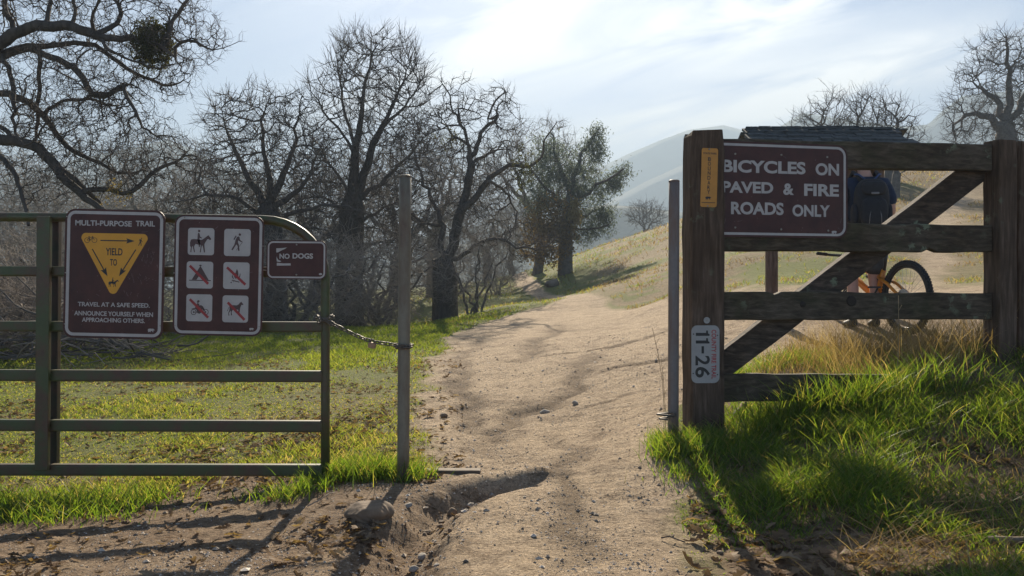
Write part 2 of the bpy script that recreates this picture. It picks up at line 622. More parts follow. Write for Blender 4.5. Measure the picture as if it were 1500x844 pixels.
def ground_z(x, y):
    x, y = np.asarray(x, float), np.asarray(y, float)
    z = base_z(x, y)
    d = np.maximum(y, 2.0)
    # lumps: small near the path, larger on the hills
    z = z + (fbm(x * 0.9, y * 0.9, 3, 3) - 0.5) * 0.045 * sstep(2, 6, d)
    z = z + (fbm(x * 0.22, y * 0.22, 5, 3) - 0.5) * 0.34 * sstep(14, 40, d)
    fine = 1 - sstep(9, 16, d)
    z = z + (fbm(x * 3.4, y * 3.4, 9, 5) - 0.5) * 0.022 * fine + (fbm(x * 13, y * 13, 13, 3) - 0.5) * 0.024 * (1 - sstep(6, 9, d))
    # the water gully across the path, steeper on its uphill side
    crumble = (fbm(x * 7, y * 7, 44, 4) - .5)
    g, al = seg_dist(x + crumble * .16, y + crumble * .10, GULLY)
    w = 0.075 + 0.09 * al
    prof = np.exp(-(g / w) ** 2)
    z = z - prof * (0.05 + 0.075 * np.sin(np.clip(al, 0, 1) * math.pi * 0.9)) * np.where(al > 0.999, 0.3, 1.0)
    gx, _ = seg_dist(x, y - 0.16, GULLY[:5])
    z = z + np.exp(-(gx / 0.1) ** 2) * 0.028 * (1 - al)
    z = z - rut_amount(x, y)[1]
    # crumbled, trodden mid-size relief
    z = z - np.abs(fbm(x * 2.6, y * 2.6, 41, 4) - 0.5) * 0.03 * fine * sstep(2.5, 4, d)
    # a low earth lip round the half-buried rock at lower left
    rx, ry = gpt(540, 775, 3.75)
    z = z + 0.025 * np.exp(-(((x - rx) / 0.3) ** 2 + ((y - ry - 0.12) / 0.2) ** 2))
    return z


def gz(x, y):
    return float(ground_z(np.array([x]), np.array([y]))[0])


def on_ground(px, d):
    x = (px - CX) / F * d
    return Vector((x, d, gz(x, d)))


_Ld = [4.5, 5, 6, 8, 10, 13, 15.5, 17.5, 20, 22, 23, 25, 28, 36, 45, 60, 90]
_Lp = [606, 608, 610, 620, 632, 645, 660, 692, 728, 772, 814, 822, 808, 776, 757, 750, 748]
_Rd = [2.5, 3, 3.6, 4.2, 5, 5.8, 6.6, 7.2, 7.6, 8.2]
_Rp = [1150, 1110, 1062, 1025, 985, 990, 1030, 1075, 1250, 2200]
_Mp = [755, 775, 797, 831, 880, 899, 940, 975, 1060, 1130, 1240, 1300, 1440, 1800]
_Md = [75, 53, 39, 29.5, 23.2, 21, 19, 17, 14.0, 13.0, 12.6, 14, 12.5, 9]
_Td = [11, 14, 18, 22, 27, 33, 40]
_Tp = [1340, 1362, 1376, 1395, 1372, 1400, 1440]


def dirt_mask(x, y):
    """1 on bare trodden earth, 0 on turf"""
    x, y = np.asarray(x, float), np.asarray(y, float)
    d = np.maximum(y, 2.5)
    px = CX + F * x / d
    nz = fbm(x * 1.6, y * 1.6, 21, 4) - 0.5
    nb = fbm(x * 6, y * 6, 25, 3) - 0.5
    wob = nz * 0.55 + nb * 0.25
    edge = lambda v, w: sstep(-w, w, v + wob)                       # v in metres, positive inside
    m = d / F
    Lx = np.interp(d, _Ld, _Lp)
    inL = edge((px - Lx) * m, 0.16)
    Rx = np.interp(d, _Rd, _Rp)
    inR = edge((Rx - px) * m, 0.14)
    near = inL * inR
    Mx = np.interp(px, _Mp, _Md)
    far = sstep(-0.6, 0.6, (Mx - d) / (1 + 0.05 * d) + wob * 2)
    main = np.where(d < 7.4, near, near * far)
    tx = np.interp(d, _Td, _Tp)
    trail = sstep(-0.25, 0.25, (26 * m - np.abs(px - tx) * m) + wob * 1.2) * sstep(10, 12, d) * (1 - sstep(33, 40, d))
    main = np.maximum(main, trail * 0.9)
    # earth in front of the gate on the left
    fl = 1 - sstep(4.25, 4.65, d + wob * 0.9 - 0.55 * sstep(225, 280, px) * (1 - sstep(370, 430, px)) - 0.15 * sstep(370, 430, px) + 0.35 * (1 - sstep(30, 240, px)))
    fl = fl * inR
    main = np.maximum(main, fl)
    return np.clip(main, 0, 1)


def dry_mask(x, y):
    """1 where the turf is straw-coloured"""
    x, y = np.asarray(x, float), np.asarray(y, float)
    d = np.maximum(y, 2.5)
    px = CX + F * x / d
    n = fbm(x * 0.35, y * 0.35, 31, 4)
    n2 = fbm(x * 1.4, y * 1.4, 37, 3)
    hill = sstep(830, 900, px) * sstep(9, 16, d)
    v = sstep(0.40, 0.60, n * 0.6 + n2 * 0.4 + 0.14 * hill * sstep(24, 45, d) + 0.10 * hill * sstep(930, 1000, px) - 0.05)
    # the thatchy bank by the hill foot
    thatch = sstep(850, 905, px) * (1 - sstep(985, 1060, px)) * sstep(17, 21, d) * (1 - sstep(30, 36, d))
    v = np.maximum(v * (0.25 + 0.75 * hill), thatch * sstep(.35, .5, n2))
    v = np.maximum(v, sstep(1330, 1400, px) * sstep(11, 16, d) * 0.75)
    # worn, leaf-strewn turf by the gate post
    worn = sstep(180, 480, px) * (1 - sstep(600, 660, px)) * sstep(4.6, 5.0, d) * (1 - sstep(7.5, 10.5, d))
    return np.clip(np.maximum(v, worn * (0.05 + 0.7 * n2)), 0, 1)


def soil_mask(x, y):
    """dark humus-rich earth with leaf mould: in front of the gate and under the bank grass"""
    d = np.maximum(y, 2.5)
    px = CX + F * x / d
    n = fbm(x * 3, y * 3, 51, 4)
    a = (1 - sstep(590, 700, px)) * (1 - sstep(4.9, 5.6, d))
    b = sstep(1010, 1080, px) * (1 - sstep(6.2, 7.0, d))
    return np.clip(a * (.45 + .9 * n) + b, 0, 1)


def grid_axis():
    s, step, out = 0.0, 0.034, [0.0]
    while s < 900:
        s += step
        out.append(s)
        if s > 4.2:
            step *= 1.052
    a = np.array(out)
    return np.concatenate([-a[:0:-1], a])


def grid_y():
    out = list(np.linspace(-9, 1.6, 12))
    s, step = 1.6, 0.03
    while s < 900:
        s += step
        out.append(s)
        if s > 6.5:
            step *= 1.010 if s < 15 else 1.04
    return np.array(out)


def build_ground():
    xs, ys = grid_axis(), grid_y()
    X, Y = np.meshgrid(xs, ys)
    Zs = ground_z(X, Y)
    V = np.stack([X, Y, Zs], -1).reshape(-1, 3)
    nx, ny = len(xs), len(ys)
    i = np.arange(nx * ny).reshape(ny, nx)
    Fq = np.stack([i[:-1, :-1], i[:-1, 1:], i[1:, 1:], i[1:, :-1]], -1).reshape(-1, 4)
    dm = dirt_mask(X, Y).ravel()
    dr = dry_mask(X, Y).ravel()
    me = mesh_np('ground', V, [Fq], True, {'dirt': dm, 'dry': dr, 'rut': rut_amount(X, Y)[0].ravel(), 'soil': soil_mask(X, Y).ravel()})
    m, t, b = new_mat('ground_earth_and_turf')
    at = t.nodes.new('ShaderNodeAttribute')
    at.attribute_name = 'dirt'
    ad = t.nodes.new('ShaderNodeAttribute')
    ad.attribute_name = 'dry'
    n1 = noise(t, 1.1, 6, 0.65)
    n2 = noise(t, 9, 8, 0.7)
    n3 = noise(t, 70, 6, 0.75)
    n4 = noise(t, 30, 6, 0.7)
    dirt = ramp(t, n2, [(0.25, (0.225, 0.165, 0.11)), (0.48, (0.42, 0.32, 0.22)), (0.75, (0.57, 0.45, 0.325))])
    dirt = mixc(t, ramp(t, n1, [(0.35, (0, 0, 0)), (0.65, (0.7,) * 3)]), dirt, (0.52, 0.40, 0.275))
    n5 = noise(t, 2.6, 7, 0.72, dist=0.6)
    dirt = mixc(t, 1.0, dirt, ramp(t, n5, [(0.30, (0.45, 0.42, 0.39)), (0.47, (0.98, 0.98, 0.98)), (0.65, (1.1, 1.1, 1.08))]), 'MULTIPLY')
    sp = ramp(t, n3, [(0.36, (0.42, 0.39, 0.36)), (0.47, (0.98, 0.98, 0.98)), (0.56, (1, 1, 1)), (0.66, (1.45, 1.4, 1.35))])
    n6 = noise(t, 190, 4, 0.7)
    sp = mixc(t, 1.0, sp, ramp(t, n6, [(0.34, (0.55, 0.53, 0.5)), (0.48, (1, 1, 1)), (0.68, (1.3, 1.28, 1.25))]), 'MULTIPLY')
    sp = mixc(t, 1.0, sp, ramp(t, n4, [(0.34, (0.62, 0.60, 0.58)), (0.5, (1, 1, 1)), (0.7, (1.12, 1.12, 1.1))]), 'MULTIPLY')
    dirt = mixc(t, 1.0, dirt, sp, 'MULTIPLY')
    green = ramp(t, n2, [(0.25, (0.075, 0.085, 0.024)), (0.5, (0.145, 0.165, 0.044)), (0.75, (0.22, 0.21, 0.07))])
    green = mixc(t, ramp(t, n1, [(0.4, (0, 0, 0)), (0.62, (1, 1, 1))]), green, mixc(t, 0.6, green, (0.155, 0.165, 0.045)))
    dry = ramp(t, n2, [(0.25, (0.115, 0.082, 0.046)), (0.5, (0.235, 0.178, 0.10)), (0.75, (0.34, 0.27, 0.16))])
    c = mixc(t, ad.outputs['Fac'], green, dry)
    c = mixc(t, 1.0, c, ramp(t, n3, [(0.3, (0.55,) * 3), (0.5, (1, 1, 1)), (0.75, (1.3, 1.3, 1.2))]), 'MULTIPLY')
    ar = t.nodes.new('ShaderNodeAttribute')
    ar.attribute_name = 'rut'
    dirt = mixc(t, math_node(t, 'MULTIPLY', ar.outputs['Fac'], math_node(t, 'MULTIPLY', n4, 1.9, clamp=True)), dirt, mixc(t, 1.0, dirt, (0.42, 0.40, 0.38), 'MULTIPLY'))
    asl = t.nodes.new('ShaderNodeAttribute')
    asl.attribute_name = 'soil'
    soil = ramp(t, n4, [(0.3, (0.10, 0.068, 0.043)), (0.5, (0.22, 0.152, 0.098)), (0.72, (0.37, 0.275, 0.185))])
    c = mixc(t, at.outputs['Fac'], c, dirt)
    c = mixc(t, asl.outputs['Fac'], c, soil)
    t.links.new(c, b.inputs['Base Color'])
    b.inputs['Roughness'].default_value = 0.95
    b.inputs['Specular IOR Level'].default_value = 0.12
    h = math_node(t, 'ADD', math_node(t, 'ADD', math_node(t, 'MULTIPLY', n2, 0.7), math_node(t, 'MULTIPLY', n4, 0.6)), math_node(t, 'MULTIPLY', n3, 0.4))
    bump(t, b, h, 0.9, 0.06)
    o = link('ground', me, m)
    tag(o, 'trodden earth trail and turf rising to low hills', None, None, 'structure')
    return o


build_ground()

# ------------------------------------------------------------------ far ridges
def ridge(name, label, prof, d, thick, seed, rough, mat):
    """prof: (photo column, photo row) along the skyline, d metres away; a real slope falling towards and away from us"""
    pts = np.array(prof, float)
    px = np.linspace(pts[0, 0], pts[-1, 0], 260)
    py = np.interp(px, pts[:, 0], pts[:, 1])
    top = EYE + (HY - py) / F * d
    V, nx = [], len(px)
    ts = np.linspace(-1, 1, 31)
    for tt in ts:
        prof_t = (1 - abs(tt)) ** 1.15
        y = d + tt * thick
        x = (px - CX) / F * d
        nzz = (fbm(x / (thick * .35) + 40, np.full_like(x, y / (thick * .35)), seed, 5) - 0.5) * rough * top * (1.0 if tt else 0.25)
        V.append(np.stack([x, np.full_like(x, y), np.maximum(-3, top * prof_t + nzz * prof_t * 1.2) - 3 * abs(tt)], -1))
    V = np.concatenate(V)
    i = np.arange(len(ts) * nx).reshape(len(ts), nx)
    Fq = np.stack([i[:-1, :-1], i[:-1, 1:], i[1:, 1:], i[1:, :-1]], -1).reshape(-1, 4)
    o = link(name, mesh_np(name, V, [Fq], True), mat)
    return tag(o, label, None, None, 'structure')


hill_m = simple('far_hill', (0.14, 0.135, 0.11), 0.95, var=0.35, scale=0.02, spec=0.1)
wood_m = simple('far_wooded_hill', (0.05, 0.06, 0.04), 0.95, var=0.5, scale=0.15, spec=0.1)
ridge('hill', 'smooth blue hill rising behind the rusty pole', [(-300, 436), (500, 430), (700, 400), (800, 352), (860, 315), (900, 291), (950, 264), (1000, 242), (1080, 236), (1160, 262), (1300, 300), (1500, 330), (1900, 400)], 900, 240, 3, 0.06, hill_m)
ridge('hill', 'low wooded ridge seen in haze above the grassy slope', [(300, 425), (600, 385), (700, 352), (800, 322), (880, 302), (930, 304), (1000, 312), (1100, 330), (1500, 380)], 430, 110, 5, 0.14, wood_m)
ridge('mountain', 'steep pale mountain shoulder at the right behind the bare oaks', [(900, 420), (1060, 250), (1110, 206), (1140, 188), (1175, 166), (1215, 172), (1260, 178), (1330, 186), (1360, 182), (1380, 162), (1410, 140), (1500, 132), (1700, 132), (2100, 230)], 760, 230, 9, 0.05, wood_m)
ridge('mountain', 'faint distant mountain between the trees and the right post', [(300, 420), (700, 330), (800, 262), (850, 262), (890, 240), (930, 221), (970, 204), (1010, 190), (1060, 184), (1120, 200), (1200, 240), (1400, 300)], 1150, 300, 14, 0.05, hill_m)
ridge('mountain', 'very faint peak in the gap beside the dark oak', [(-500, 300), (0, 260), (120, 232), (200, 216), (245, 205), (275, 216), (330, 244), (420, 280), (600, 400)], 1000, 260, 17, 0.07, wood_m)

# ------------------------------------------------------------------ the hazy winter air
def build_haze():
    mb = MB()
    x0, x1, y0, y1, z0, z1 = -1500, 1900, -60, 1600, -8, 232
    mb.box(((x0 + x1) / 2, (y0 + y1) / 2, (z0 + z1) / 2), ((x1 - x0) / 2, (y1 - y0) / 2, (z1 - z0) / 2))
    m = bpy.data.materials.new('hazy_air')
    m.use_nodes = True
    t = m.node_tree
    for n in list(t.nodes):
        t.nodes.remove(n)
    v = t.nodes.new('ShaderNodeVolumePrincipled')
    v.inputs['Color'].default_value = (0.33, 0.415, 0.515, 1)
    v.inputs['Density'].default_value = HAZE
    v.inputs['Anisotropy'].default_value = 0.2
    out = t.nodes.new('ShaderNodeOutputMaterial')
    t.links.new(v.outputs[0], out.inputs['Volume'])
    o = mb.build('haze', m)
    tag(o, 'pale blue haze filling the valley air', None, None, 'stuff')


HAZE = 0.0015
build_haze()
# ------------------------------------------------------------------ bare trees
REF = np.array([0.43, 0.88, 0.2])
REF /= np.linalg.norm(REF)


def seg_tubes(segs, k):
    """segs: P0,P1,R0,R1,N0,N1 arrays -> vertices, quads"""
    P0, P1, R0, R1, N0, N1 = segs
    m = len(P0)
    a = np.arange(k) * 2 * math.pi / k
    ca, sa = np.cos(a), np.sin(a)

    def ringv(Pt, Rd, Nn):
        U = np.cross(Nn, REF)
        U /= np.linalg.norm(U, axis=1)[:, None] + 1e-9
        W = np.cross(Nn, U)
        return Pt[:, None] + Rd[:, None, None] * (ca[None, :, None] * U[:, None] + sa[None, :, None] * W[:, None])
    V = np.concatenate([ringv(P0, R0, N0), ringv(P1, R1, N1)], 1).reshape(-1, 3)
    b = (np.arange(m) * 2 * k)[:, None]
    j = np.arange(k)[None]
    j2 = (np.arange(k)[None] + 1) % k
    Fq = np.stack([b + j, b + j2, b + k + j2, b + k + j], -1).reshape(-1, 4)
    return V, Fq


def unit(v):
    return v / (np.linalg.norm(v, axis=-1, keepdims=True) + 1e-9)


class Tree:
    def __init__(s, seed):
        s.rng = np.random.default_rng(seed)
        s.pos, s.par, s.minr = [], [], []
        s.tw = []

    def limb(s, pts, r0=0, r1=0, start=None, step=0.25, wob=0.0):
        """lay a polyline of nodes; start = index of the node it leaves from. returns the node indices"""
        pts = [np.array(p, float) for p in pts]
        if start is not None:
            pts = [np.array(s.pos[start])] + pts
        # smooth the corners a little, then resample
        P_ = np.array(pts)
        dd = np.concatenate([[0], np.cumsum(np.linalg.norm(np.diff(P_, axis=0), axis=1))])
        n = max(2, int(dd[-1] / step) + 1)
        u = np.linspace(0, dd[-1], n)
        Q = np.stack([np.interp(u, dd, P_[:, i]) for i in range(3)], -1)
        Q2 = Q.copy()
        Q2[1:-1] = 0.25 * Q[:-2] + 0.5 * Q[1:-1] + 0.25 * Q[2:]
        if wob:
            w = s.rng.normal(0, wob, Q2.shape)
            w[0] = 0
            Q2 = Q2 + w
        idx = []
        prev = start if start is not None else -1
        for i in range(1 if start is not None else 0, n):
            s.pos.append(Q2[i])
            s.par.append(prev)
            f = i / (n - 1)
            s.minr.append(r0 + (r1 - r0) * f)
            prev = len(s.pos) - 1
            idx.append(prev)
        return idx

    def nearest(s, p, pool=None):
        A = np.array(s.pos)
        d = np.linalg.norm(A - np.array(p), axis=1)
        if pool is not None:
            mk = np.full(len(d), 1e9)
            mk[pool] = 0
            d = d + mk
        return int(d.argmin())

    def colonize(s, att, step, kill, iters=120, jitter=0.25, up=0.0, reach=1e9, minz=None):
        att = np.array(att, float)
        rng = s.rng
        pos = np.array(s.pos)
        nc = np.zeros(len(pos), int)
        for p in s.par:
            if p >= 0:
                nc[p] += 1
        D = np.full(len(att), 1e9)
        I = np.zeros(len(att), int)

        def upd(a, b):
            for i0 in range(a, b, 400):
                blk = pos[i0:min(b, i0 + 400)]
                dd = np.linalg.norm(att[:, None] - blk[None], axis=2)
                k = dd.argmin(1)
                v = dd[np.arange(len(att)), k]
                w = v < D
                D[w] = v[w]
                I[w] = k[w] + i0
        upd(0, len(pos))
        for it in range(iters):
            keep = D > kill
            att, D, I = att[keep], D[keep], I[keep]
            if len(att) == 0:
                break
            act = D < reach
            if not act.any():
                break
            ids = np.unique(I[act])
            ids = ids[nc[ids] < 4]
            if len(ids) == 0:
                break
            dirs = np.zeros((len(pos), 3))
            v = unit(att[act] - pos[I[act]])
            np.add.at(dirs, I[act], v)
            dn = unit(dirs[ids]) + rng.normal(0, jitter, (len(ids), 3)) + np.array([0, 0, up])
            new = pos[ids] + unit(dn) * step
            a = len(pos)
            pos = np.concatenate([pos, new])
            s.par += [int(i) for i in ids]
            s.minr += [0.0] * len(ids)
            nc[ids] += 1
            nc = np.concatenate([nc, np.zeros(len(ids), int)])
            upd(a, len(pos))
        s.pos = list(pos)

    def radii(s, tip, exp=2.3, base=None):
        n = len(s.pos)
        acc = np.zeros(n)
        kids = np.zeros(n, int)
        par = np.array(s.par)
        mr = np.array(s.minr)
        r = np.zeros(n)
        for i in range(n - 1, -1, -1):
            r[i] = max(tip, acc[i] ** (1 / exp))
            r[i] = max(r[i], mr[i])
            acc[i] = max(acc[i], 0)
            p = par[i]
            if p >= 0:
                acc[p] += r[i] ** exp
                kids[p] += 1
        s.r, s.kids = r, kids
        return s

    def twigs(s, rmax, per, length, nseg=4, r=0.006, levels=2, spread=0.9, up=0.12, curl=0.35, sub=2):
        """fine twigs off every thin branch node"""
        rng = s.rng
        pos = np.array(s.pos)
        par = np.array(s.par)
        ok = np.where((s.r < rmax) & (par >= 0))[0]
        cnt = rng.poisson(per, len(ok))
        term = s.kids[ok] == 0
        cnt = np.where(term, np.maximum(cnt, 3), cnt)
        ids = np.repeat(ok, cnt)
        P0 = pos[ids]
        d = unit(pos[ids] - pos[par[ids]])
        rr = np.minimum(np.full(len(ids), r), s.r[ids] * 0.8)
        L = length * rng.uniform(0.5, 1.3, len(ids))
        for lev in range(levels):
            dirs = unit(d + rng.normal(0, spread / 1.7, d.shape) + np.array([0, 0, up]))
            allp, alld, alll, allr = [], [], [], []
            p = P0
            rad = rr
            for k in range(nseg):
                nd = unit(dirs + rng.normal(0, curl / 1.7, dirs.shape) + np.array([0, 0, up * 0.3]))
                q = p + nd * (L / nseg)[:, None]
                r1 = rad * (0.8 if k < nseg - 1 else 0.4)
                s.tw.append((p, q, rad, r1, dirs, nd))
                allp.append(q)
                alld.append(nd)
                alll.append(L)
                allr.append(r1)
                p, dirs, rad = q, nd, r1
            if lev == levels - 1:
                break
            A, B, Lx, Rx = (np.concatenate(v[:-1]) for v in (allp, alld, alll, allr))
            n = min(len(A), int(len(P0) * sub))
            pick = rng.choice(len(A), n, replace=False)
            P0, d, L, rr = A[pick], B[pick], Lx[pick] * rng.uniform(0.35, 0.75, n), Rx[pick] * 0.75
        return s

    def segments(s):
        pos, par, r = np.array(s.pos), np.array(s.par), s.r
        n = len(pos)
        inc = np.zeros((n, 3))
        k = par >= 0
        inc[k] = unit(pos[k] - pos[par[k]])
        main = np.full(n, -1)
        best = np.zeros(n)
        for i in range(n):
            p = par[i]
            if p >= 0 and r[i] > best[p]:
                best[p], main[p] = r[i], i
        nrm = inc.copy()
        h = main >= 0
        nrm[h] = unit(inc[h] + inc[main[h]])
        idx = np.where(k)[0]
        p = par[idx]
        ismain = main[p] == idx
        R0 = np.where(ismain, r[p], np.minimum(r[p] * 0.95, r[idx] * 1.35))
        N0 = np.where(ismain[:, None], nrm[p], inc[idx])
        return pos[p], pos[idx], R0, r[idx], N0, nrm[idx]

    def build(s, name, label, base, mat_trunk, mat_crown, split=0.06, group=None, cat='tree', z0=None):
        """thing > trunk (with its limbs) and crown (branches and twigs)"""
        base = np.array(base, float)
        S = s.segments()
        S = (S[0] - base, S[1] - base) + S[2:]
        big = S[3] > split
        root = empty(name, tuple(base), label, cat, group)
        parts = []
        sel = lambda A, m: tuple(a[m] for a in A)

        def emit(nm, groups, mat):
            Vs, Fs, o = [], [], 0
            for G, k in groups:
                if len(G[0]) == 0:
                    continue
                V, Fq = seg_tubes(G, k)
                Vs.append(V)
                Fs.append(Fq + o)
                o += len(V)
            if Vs:
                parts.append(link(nm, mesh_np(nm, np.concatenate(Vs), [np.concatenate(Fs)], True), mat, root))
        emit('trunk', [(sel(S, big), 10)], mat_trunk)
        mid = ~big & (S[3] > split * 0.35)
        sm = ~big & ~mid
        g = [(sel(S, mid), 6), (sel(S, sm), 4)]
        if s.tw:
            T = tuple(np.concatenate([t[i] for t in s.tw]) for i in range(6))
            T = (T[0] - base, T[1] - base) + T[2:]
            g.append((T, 3))
        emit('crown', g, mat_crown)
        return root


def blob_points(rng, blobs, d, n, deep=0.7, hollow=0.0, power=1.0):
    """attraction points in the union of ellipsoids given as (photo column, row, half width, half height[, depth shift])"""
    areas = np.array([b[2] * b[3] for b in blobs], float) ** power
    cnt = rng.multinomial(n, areas / areas.sum())
    out = []
    for b, c in zip(blobs, cnt):
        dd = d + (b[4] if len(b) > 4 else 0)
        k = unit(rng.normal(0, 1, (c, 3))) * (hollow + (1 - hollow) * rng.uniform(0, 1, (c, 1)) ** (1 / 2.6))
        cpt = np.array(P(b[0], b[1], dd))
        sc = dd / F
        out.append(cpt + k * np.array([b[2] * sc, deep * (b[2] + b[3]) / 2 * sc, b[3] * sc]))
    return np.concatenate(out)


def limb_px(T, pts, d, r0, r1, start=None, depths=None, step=0.25, wob=0.0, scale=None):
    """a limb laid through photo points at its own depths"""
    n = len(pts)
    ds = depths if depths is not None else [0] * n
    if len(ds) != n:
        ds = list(np.interp(np.linspace(0, 1, n), np.linspace(0, 1, len(ds)), ds))
    pp = [tuple(P(x, y, d + dz)) for (x, y), dz in zip(pts, ds)]
    return T.limb(pp, r0, r1, start, step, wob)


def leaf_cards(rng, centers, per, size, asp, spread, droop=0.3):
    n = len(centers) * per
    c = np.repeat(centers, per, 0) + rng.normal(0, spread, (n, 3))
    a = unit(rng.normal(0, 1, (n, 3)) + np.array([0, 0, -droop]))
    b = unit(np.cross(a, rng.normal(0, 1, (n, 3))))
    L = size * rng.uniform(0.6, 1.3, n)[:, None]
    W = L * asp
    V = np.stack([c - a * L * .5, c + b * W * .5, c + a * L * .5, c - b * W * .5], 1).reshape(-1, 3)
    i = np.arange(n)[:, None] * 4
    return V, i + np.arange(4)[None], np.repeat(rng.uniform(0, 1, n), 4)


def leaf_part(name, rng, centers, per, size, asp, spread, mat, root, droop=0.3):
    V, Fq, rn = leaf_cards(rng, np.array(centers) - np.array(root.location), per, size, asp, spread, droop)
    return link(name, mesh_np(name, V, [Fq], False, {'rnd': rn}), mat, root)


# ---- the great oak whose limbs reach in from the left
def great_oak():
    T = Tree(101)
    d = 13.0
    q = lambda pts: [(x * .3556, y * .3556) for x, y in pts]
    gx, gy = (-190 - CX) / F * d, d + .6
    g0 = gz(gx, gy)
    trunk = T.limb([(gx, gy, g0 - .2), (gx + .03, gy, g0 + 1.0), tuple(P(-165, 330, d + .4)), tuple(P(-150, 240, d + .2))], .46, .34)
    fork = trunk[-1]
    K = {}
    rs = d / F * .3556 * 1.08
    def L(key, pts, w0, w1, start=None, dz=(0, 0)):
        st = fork if start is None else T.nearest(P(pts[0][0] * .3556, pts[0][1] * .3556, d + dz[0]), K[start] if start in K else None)
        K[key] = limb_px(T, q(pts), d, w0 * rs / 2, w1 * rs / (4 if w1 < 10 else 2.6), st, dz, 0.14, 0.012)
    L('a', [(-250, 330), (-60, 215), (20, 165), (70, 132), (150, 105), (260, 105), (340, 120), (420, 160), (500, 162), (590, 160), (640, 190), (710, 210), (720, 235)], 44, 12, None, (0, -.6))
    L('a2', [(715, 232), (722, 190), (750, 160), (830, 180), (880, 210), (950, 185), (985, 165)], 10, 3, 'a', (-.6, -.9))
    L('a3', [(690, 200), (700, 130), (715, 70), (760, 30), (800, -30)], 8, 4, 'a', (-.5, 0))
    L('b', [(-250, 350), (-60, 280), (0, 235), (80, 200), (180, 195), (300, 175), (380, 178), (430, 210), (490, 265), (560, 300), (640, 340), (690, 360), (740, 345)], 38, 5, None, (0, .7))
    L('c', [(130, 205), (200, 225), (290, 270), (340, 310), (380, 390), (410, 410), (460, 385), (490, 345), (560, 350), (600, 382)], 26, 5, 'b', (.2, -.5))
    L('d', [(-280, 430), (-20, 378), (80, 400), (160, 450), (210, 520), (260, 590), (330, 645), (400, 660), (490, 720), (560, 712)], 34, 6, None, (0, .4))
    L('e', [(-300, 560), (-60, 575), (60, 580), (160, 610), (220, 670), (270, 740), (340, 800), (400, 855), (470, 900), (520, 960)], 62, 20, trunk and None, (0, -.5))
    L('e2', [(340, 780), (430, 775), (540, 800), (600, 750), (620, 700), (690, 690), (760, 640)], 14, 4, 'e', (-.3, .3))
    L('e3', [(250, 700), (330, 760), (400, 830), (440, 900)], 26, 14, 'e', (-.2, .3))
    L('f', [(-60, 480), (50, 555), (130, 600), (200, 640)], 30, 16, None, (0, -.2))
    L('g', [(-70, 590), (0, 640), (40, 680), (80, 760), (105, 850), (120, 930)], 30, 16, None, (0, -1.0))
    L('h', [(400, 140), (440, 130), (500, 80), (510, 40), (470, 0), (430, -50)], 22, 10, 'a', (-.3, .3))
    L('i', [(200, 105), (210, 20), (200, -60), (230, -140)], 18, 8, 'a', (-.2, .6))
    L('j', [(300, 108), (315, 60), (300, -10), (330, -80)], 14, 6, 'a', (-.3, .1))
    L('k', [(395, 145), (372, 80), (400, 30), (420, -40)], 16, 8, 'a', (-.3, -.9))
    L('l', [(15, 235), (40, 290), (60, 430), (55, 520), (90, 600)], 14, 7, 'b', (0, -.8))
    L('m', [(160, 215), (165, 330), (155, 460), (150, 570)], 13, 7, 'b', (.1, .9))
    L('n', [(70, 140), (20, 40), (30, -60)], 20, 10, 'a', (0, .5))
    L('o', [(640, 190), (680, 160), (705, 100), (700, 60)], 8, 4, 'a', (-.5, -.2))
    L('p', [(430, 165), (430, 185), (480, 230), (560, 250), (640, 290), (720, 270), (800, 240)], 9, 3, 'a', (-.4, -.8))
    L('r', [(500, 345), (530, 400), (560, 470), (575, 480)], 8, 3, 'c', (-.4, -.6))
    L('t', [(190, 480), (240, 405), (300, 420), (370, 400), (450, 440), (520, 430)], 9, 4, 'd', (.2, .8))
    rng = T.rng
    att = blob_points(rng, [(60, 30, 110, 70, .6), (190, 20, 100, 60, -.2), (250, 60, 85, 60, -.5), (285, 40, 40, 45, -.7), (200, 110, 90, 55, .4), (90, 130, 110, 70, -.6),
                            (60, 210, 90, 60, .7), (150, 170, 80, 60, 0), (170, 240, 70, 50, .3), (225, 110, 45, 30, .5), (30, -30, 120, 50, 0), (200, -40, 130, 40, 0), (60, 270, 70, 40, -.5),
                            (305, 62, 28, 26, -.8), (255, 125, 30, 22, .3), (110, 190, 110, 60, .2), (215, 215, 70, 60, -.3), (265, 240, 55, 40, .5), (130, 250, 90, 45, -.2)], d, 4600, 0.8)
    T.colonize(att, 0.085, 0.10, 70, 0.45, 0.0, reach=1.3)
    T.radii(0.0046, 2.2)
    T.twigs(0.014, 0.9, 0.20, 4, 0.0036, 2, 1.0, 0.04, 0.7, 1.5)
    root = T.build('oak_tree', 'huge gnarled bare oak reaching in from the left edge of the photo', (gx, gy, g0), M['bark'], M['twig'], 0.03)
    c0 = np.array(P(222, 66, d - .35))
    cs = c0 + unit(rng.normal(0, 1, (420, 3))) * (rng.uniform(0, 1, (420, 1)) ** .45) * np.array([.30, .26, .40])
    leaf_part('mistletoe_clump', rng, cs, 9, 0.075, 0.28, 0.035, M['mistletoe'], root, 0.5)
    c1 = np.array(P(168, 285, d - .2))
    cs = c1 + rng.normal(0, 1, (40, 3)) * np.array([.10, .1, .10])
    leaf_part('yellow_leaves', rng, cs, 5, 0.045, 0.5, 0.03, M['yellow_leaf'], root)
    c2 = np.array(P(258, 240, d + 1.5))
    return root


great_oak()


